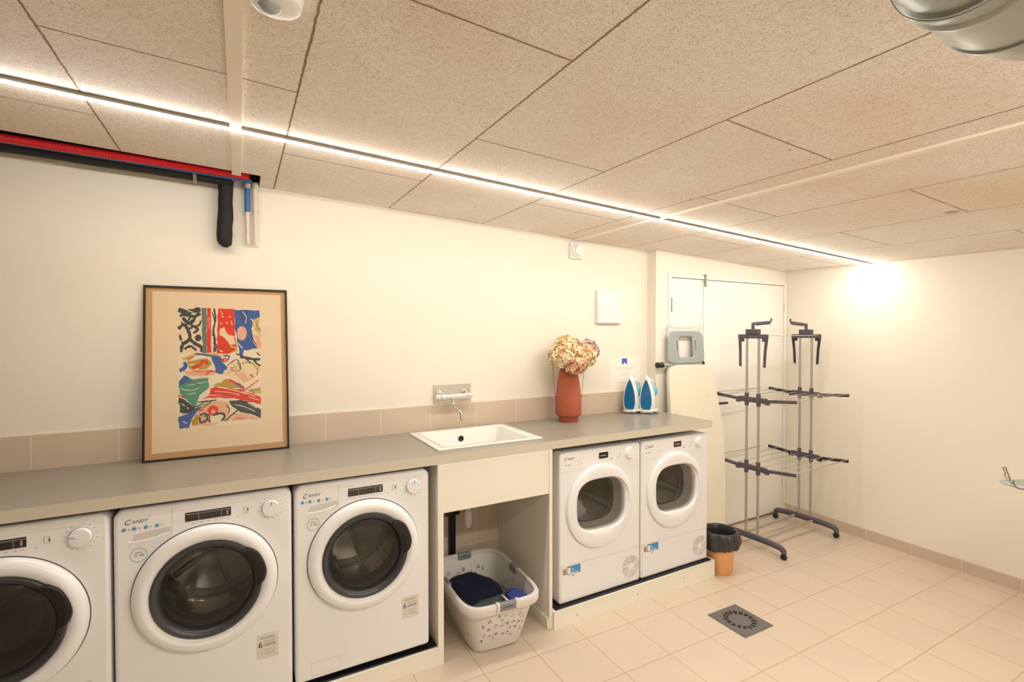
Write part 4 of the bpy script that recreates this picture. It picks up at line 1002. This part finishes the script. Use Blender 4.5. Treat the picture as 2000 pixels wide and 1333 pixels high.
for x in (-.19, .10): b.tube([(x, .036, 1.395), (x*.8, .045, .75)], .010, M['irongrey'], 10)
ib(b, 'leg_frame')
for x0, x1 in ((-.368, -.310), (.118, .135)): b = MB(); b.tube([(x0, .028, 1.402), (x1, .028, 1.402)], .021, M['black'], 16); ib(b, 'rubber_cap')

# second ironing board, at the right edge
bx = Vector((3.262, -1.917, 0)); t = thing('ironing_board', 'open ironing board cut off by the right edge, only its iron rest showing', 'ironing board', (bx.x, bx.y, floor_z(bx.x, bx.y)), rz=math.radians(-66))
b = MB(); b.loft([[(.0+x, y, .872) for x, y in rrect(.001+.13, .11, .04, 6)], [(x, y, .880) for x, y in rrect(.14, .12, .045, 6)], [(x, y, .886) for x, y in rrect(.13, .11, .04, 6)]], M['irongrey'], True, True, True); o = b.build('iron_rest', t); o.rotation_euler = (0, 0, math.radians(66)-YAW); o.location = (.14*math.cos(math.radians(66)-YAW), .14*math.sin(math.radians(66)-YAW), 0)
b = MB(); b.tube([(.01, -.05, .882), (-.045, -.05, .888), (-.062, -.05, .905), (-.066, -.05, .922), (-.056, -.04, .926), (-.040, -.02, .904), (.0, .06, .916), (.022, .08, .93), (.018, .09, .955), (.034, .09, .955), (.05, .08, .89)], .0035, M['alu'], 8); o = b.build('wire_guide', t); o.rotation_euler = (0, 0, math.radians(66)-YAW)
b = MB(); b.prism([(.26, -.19), (.9, -.19), (1.2, -.15), (1.42, -.06), (1.46, 0), (1.42, .06), (1.2, .15), (.9, .19), (.26, .19)], .03, M['cover'], Matrix(((1, 0, 0, 0), (0, 0, 1, 0), (0, 1, 0, .862), (0, 0, 0, 1)))); b.build('cover', t)
for y0, y1 in ((.02, -.06), (.13, .12)): b = MB(); b.tube([(.13, y0, .868), (.24, y1, .862), (.42, y1, .858)], .007, M['irongrey'], 8); b.build('support_tube', t)
for s in (-1, 1): b = MB(); b.tube([(.45, s*.13, .86), (1.05, s*.2, .02)], .011, M['irongrey'], 10); b.tube([(1.05, s*.12, .86), (.50, s*.17, .02)], .011, M['irongrey'], 10); b.build('leg', t)
for x, s0 in ((1.05, .2), (.50, .17)): b = MB(); b.tube([(x, -s0-.03, .018), (x, s0+.03, .018)], .014, M['black'], 10); b.build('foot_bar', t)

# ================================================================== BIN
bx_, by_ = 2.702, -.590
t = thing('waste_bin', 'small peach plastic waste bin with a black liner beside the dryers', 'bin', (bx_, by_, floor_z(bx_, by_)+.0012))
b = MB(); b.lathe([(.078, 0), (.081, .004), (.106, .265), (.109, .270), (.106, .272), (.102, .268), (.077, .006), (.0005, .005)], M['bin'], n=48, cap0=True); b.build('bucket', t)
b = MB(); rnd = random.Random(9); loops = []; n = 72
ph = [rnd.uniform(0, 6) for _ in range(5)]
for r, z, am in ((.072, .05, .002), (.086, .16, .002), (.0950, .245, .001), (.0975, .276, .001), (.105, .285, .001), (.114, .285, .002), (.121, .277, .004), (.125, .25, .007), (.127, .22, .008), (.121, .19, .008), (.113, .168, .005)):
    loops.append([((r+am*(math.sin(7*a+ph[0])+.6*math.sin(13*a+ph[1]+z*20)+.5*math.sin(23*a+ph[3]-z*60)))*math.cos(a), (r+am*(math.sin(7*a+ph[0])+.6*math.sin(13*a+ph[1]+z*20)+.5*math.sin(23*a+ph[3]-z*60)))*math.sin(a), z+.006*math.sin(3*a+ph[2])*(.15 < z < .24)) for a in [2*PI*i/n for i in range(n)]])
b.loft(loops, M['bag']); b.build('liner', t)['label'] = 'black plastic liner folded over the rim'

# ================================================================== LAUNDRY BASKET
bcx, bcy = .972, -.425
bz = floor_z(bcx, bcy)+.004
t = thing('laundry_basket', 'light grey plastic laundry basket with cut-out paw prints under the sink', 'basket', (bcx, bcy, bz), rz=math.radians(-3))
NP, NH, HB = 360, 60, .265
def bloop(f, off=0):
    hx = .142+(.203-.142)*f**1.0+off; hy = .215+(.300-.215)*f+off; return hx, hy
def perim(hx, hy, p=5.5):
    # constant angular mapping around a superellipse resampled by arc length
    raw = [(q[0], q[2]) for q in sup(hx, hy, p, 720)]; L_ = [0]
    for i in range(720): a, c = raw[i], raw[(i+1) % 720]; L_.append(L_[-1]+math.hypot(c[0]-a[0], c[1]-a[1]))
    tot = L_[-1]; out = []; j = 0
    for k in range(NP):
        s_ = tot*k/NP
        while L_[j+1] < s_: j += 1
        f = (s_-L_[j])/(L_[j+1]-L_[j]); a, c = raw[j], raw[(j+1) % 720]; out.append((a[0]+(c[0]-a[0])*f, a[1]+(c[1]-a[1])*f))
    return out
b = MB(); grid = []
for k in range(NH+1):
    f = k/NH; hx, hy = bloop(f); grid.append([b.bm.verts.new((x, y, HB*f)) for x, y in perim(hx, hy)])
rnd = random.Random(21); paws = []
cand = []
for _ in range(900):
    u, v = rnd.uniform(0, NP), rnd.uniform(13, 45)
    cu, cv = u/NP*1.75, v/NH*HB
    if all(math.hypot(min(abs(cu-a), 1.75-abs(cu-a)), cv-c) > .030 for a, c, _ in cand): cand.append((cu, cv, rnd.uniform(0, 6.28)))
def in_paw(cu, cv):
    for a, c, r0 in cand:
        dx = cu-a; dx = dx-1.75 if dx > .875 else (dx+1.75 if dx < -.875 else dx); dy = cv-c
        if abs(dx) > .014 or abs(dy) > .014: continue
        x, y = dx*math.cos(r0)+dy*math.sin(r0), -dx*math.sin(r0)+dy*math.cos(r0)
        if (x/.0052)**2+((y+.003)/.0042)**2 < 1: return True
        for tx, ty in ((-.0085, .0035), (-.003, .0095), (.0045, .0095), (.0092, .0030)):
            if (x-tx)**2+(y-ty)**2 < .0028**2: return True
    return False
fs = []
for k in range(NH):
    for i in range(NP):
        j = (i+1) % NP
        cu, cv = (i+.5)/NP*1.75, (k+.5)/NH*HB
        # printed panels only on the middles of the sides
        p = grid[k][i].co; side_ok = (abs(p.x) < .115 or abs(p.y) < .19)
        if side_ok and 12 < k < 48 and in_paw(cu, cv): continue
        f = b.bm.faces.new((grid[k][i], grid[k][j], grid[k+1][j], grid[k+1][i])); f.smooth = True; fs.append(f)
f = b.bm.faces.new(grid[0][::-1]); b.mi(M['basket'])
for v in [v for v in b.bm.verts if not v.link_faces]: b.bm.verts.remove(v)
tub = b.build('tub', t); so = tub.modifiers.new('thick', 'SOLIDIFY'); so.thickness = .0028; so.offset = -1
b = MB()
def rl(off, z): hx, hy = bloop(1, off); return [(q[0], q[2], z) for q in []] or [(x, y, z) for x, y in perim(hx, hy)]
NPs = NP
b.loft([rl(-.004, .240), rl(.003, .236), rl(.012, .232), rl(.016, .240), rl(.017, .268), rl(.013, .277), rl(.004, .280), rl(-.004, .277), rl(-.006, .268), rl(-.004, .240)], M['basket'])
b.build('rim', t)
hx, hy = bloop(1)
for (x, y, w_, rot) in ((0, -hy-.010, .085, 0), (0, hy-.002, .085, PI), (hx-.002, .02, .085, PI/2), (-hx+.002, .02, .085, -PI/2)):
    b = MB(); b.box(-w_/2, w_/2, -.012, .012, -.028, .013, M['basket_grey'], .006, 3); b.box(-w_/2+.012, w_/2-.012, -.0135, .0135, -.012, -.004, M['bezel'], .003)
    o = b.build('handle', t); o.location = (x, y, .270); o.rotation_euler = (0, 0, rot); o['label'] = 'mid grey grip'
    if rot == 0:
        b = MB()
        for sx in (-1, 1): b.box(sx*.052-.010, sx*.052+.010, -.015, .012, -.03, .018, M['basket'], .007, 3)
        o2 = b.build('handle_clip', t); o2.location = (x, y, .270)
def cloth(name, poly_c, sx, sy, z, amp, m, seed, lbl, rot=0, base=.02):
    rnd = random.Random(seed); b = MB(); n = 46; g = []
    w_ = [(rnd.uniform(-14, 14), rnd.uniform(-14, 14), rnd.uniform(0, 6), rnd.uniform(.3, 1)) for _ in range(9)]
    for i in range(n+1):
        row = []
        for j in range(n+1):
            u, v = i/n*2-1, j/n*2-1; rr = (abs(u)**4+abs(v)**4)**.25; k = 1-.0*rr
            x, y = sx*u*(1-.12*v*v), sy*v*(1-.12*u*u); h = sum(q[3]*abs(math.sin(q[0]*x*1.6+q[1]*y*1.6+q[2])) for q in w_)/9
            zz = z+amp*h-(.025*max(0, rr-.72)/.28); row.append(b.bm.verts.new((x, y, zz)))
        g.append(row)
    for i in range(n):
        for j in range(n): f = b.bm.faces.new((g[i][j], g[i+1][j], g[i+1][j+1], g[i][j+1])); f.smooth = True
    b.mi(m); o = b.build(name); o.location = (poly_c[0], poly_c[1], bz); o.rotation_euler = (0, 0, rot)
    md = o.modifiers.new('t', 'SOLIDIFY'); md.thickness = .006; md.offset = -1
    return tag(o, lbl, 'clothes')
cloth('folded_cloth', (bcx+.002, bcy-.015), .148, .228, .176, .014, M['sage'], 4, 'grey-green cloth lying in the laundry basket under the navy garment')
cloth('garment', (bcx-.030, bcy+.055), .118, .150, .200, .060, M['navy'], 8, 'dark navy garment heaped in the laundry basket', .2)
t = cloth('blue_garment', (bcx+.115, bcy-.175), .042, .085, .0, .022, M['royal'], 12, 'blue garment with a white edge at the front right corner of the basket')
t.location = (bcx+.112, bcy-.185, bz+.213); t.rotation_euler = (.12, -.62, .12)
b = MB(); b.tube([(-.044, -.080, .004), (-.047, -.03, .012), (-.046, .03, .010), (-.042, .082, .004)], .0055, M['paper'], 8); b.build('white_edge', t)

# ================================================================== IRONS
M['pale_teal'] = mat('pale_teal_plastic', (96, 190, 214), .3)
def make_iron():
    t = thing('steam_iron', '', 'iron')
    # sole teardrop in local xz, facing -y
    def tear(s, n=40, hw_=.058, h=.245):
        pts = []
        for i in range(n):
            a = 2*PI*i/n; v = (1-math.cos(a))/2   # 0 bottom ..1 top
            wdt = hw_*math.sin(PI*min(1, (v**.62)))**.8 if 0 < v < 1 else 0
            pts.append(((wdt if a < PI else -wdt)*s, v*h*s+(1-s)*h*.36))
        return pts
    base = [(-.040, 0), (.040, 0)]
    def shell(hw_, h, y, z0):
        L_ = [(-.62, 0), (-.86, .06), (-1, .2), (-1, .36), (-.86, .56), (-.58, .76), (-.26, .92), (0, 1), (.26, .92), (.58, .76), (.86, .56), (1, .36), (1, .2), (.86, .06), (.62, 0)]
        hw_ *= .80
        return [(x*hw_, y, z0+z*h) for x, z in L_]
    b = MB(); b.loft([shell(.052, .225, -.004, .018), shell(.062, .25, .002, .006), shell(.066, .262, .014, .0), shell(.064, .25, .04, .0), shell(.05, .20, .065, .0), shell(.035, .13, .08, .0)], M['ironwhite'], True, True, True); b.build('body', t)
    b = MB(); b.loft([shell(.048, .205, -.0045, .028), shell(.047, .2, -.0075, .03)], M['teal'], True, False, True); b.build('soleplate', t)['label'] = 'blue soleplate'
    b = MB(); b.tube([(0, .06, .225), (0, .10, .215), (0, .128, .17), (0, .132, .10), (0, .12, .03), (0, .08, .012)], [.012, .017, .018, .018, .02, .015], M['ironwhite'], 14); b.build('handle', t)
    b = MB(); b.ball((0, .128, .185), .019, M['teal'], (1, .8, 1.4), 14, 10); b.ball((0, .147, .10), .014, M['teal'], (1, .6, 1.2), 12, 8); b.ball((.03, .075, .15), .022, M['pale_teal'], (1, 1, 1.6), 14, 10); b.build('water_tank', t)
    b = MB(); pts = []
    for k in range(70):
        a = k*.38; pts.append((.056*math.cos(a)*(1+.16*math.sin(k)), .05+.082*math.sin(a), .006+.022*((k % 17)/17)*abs(math.cos(a*.5))+.004*math.sin(k*2.1)))
    b.tube(pts, .0042, M['ironwhite'], 6); b.build('cord', t)
    return t
I1 = make_iron(); I1.location = (2.316, -.112, HW+.001); I1.rotation_euler = (0, 0, math.radians(-64)); I1.scale = (1.08, 1.08, 1.08); I1['label'] = 'white steam iron with blue soleplate standing on its heel, left one on worktop'
I2 = copy_tree(I1); I2.location = (2.408, -.184, HW+.001); I2['label'] = 'white steam iron with blue soleplate standing at the right end of the worktop'
for o in (I1, I2): o['group'] = 'steam irons on the worktop'
for o in (W1, W2, W3): o['group'] = 'washing machines under the worktop'
for o in (D1, D2): o['group'] = 'tumble dryers under the worktop'
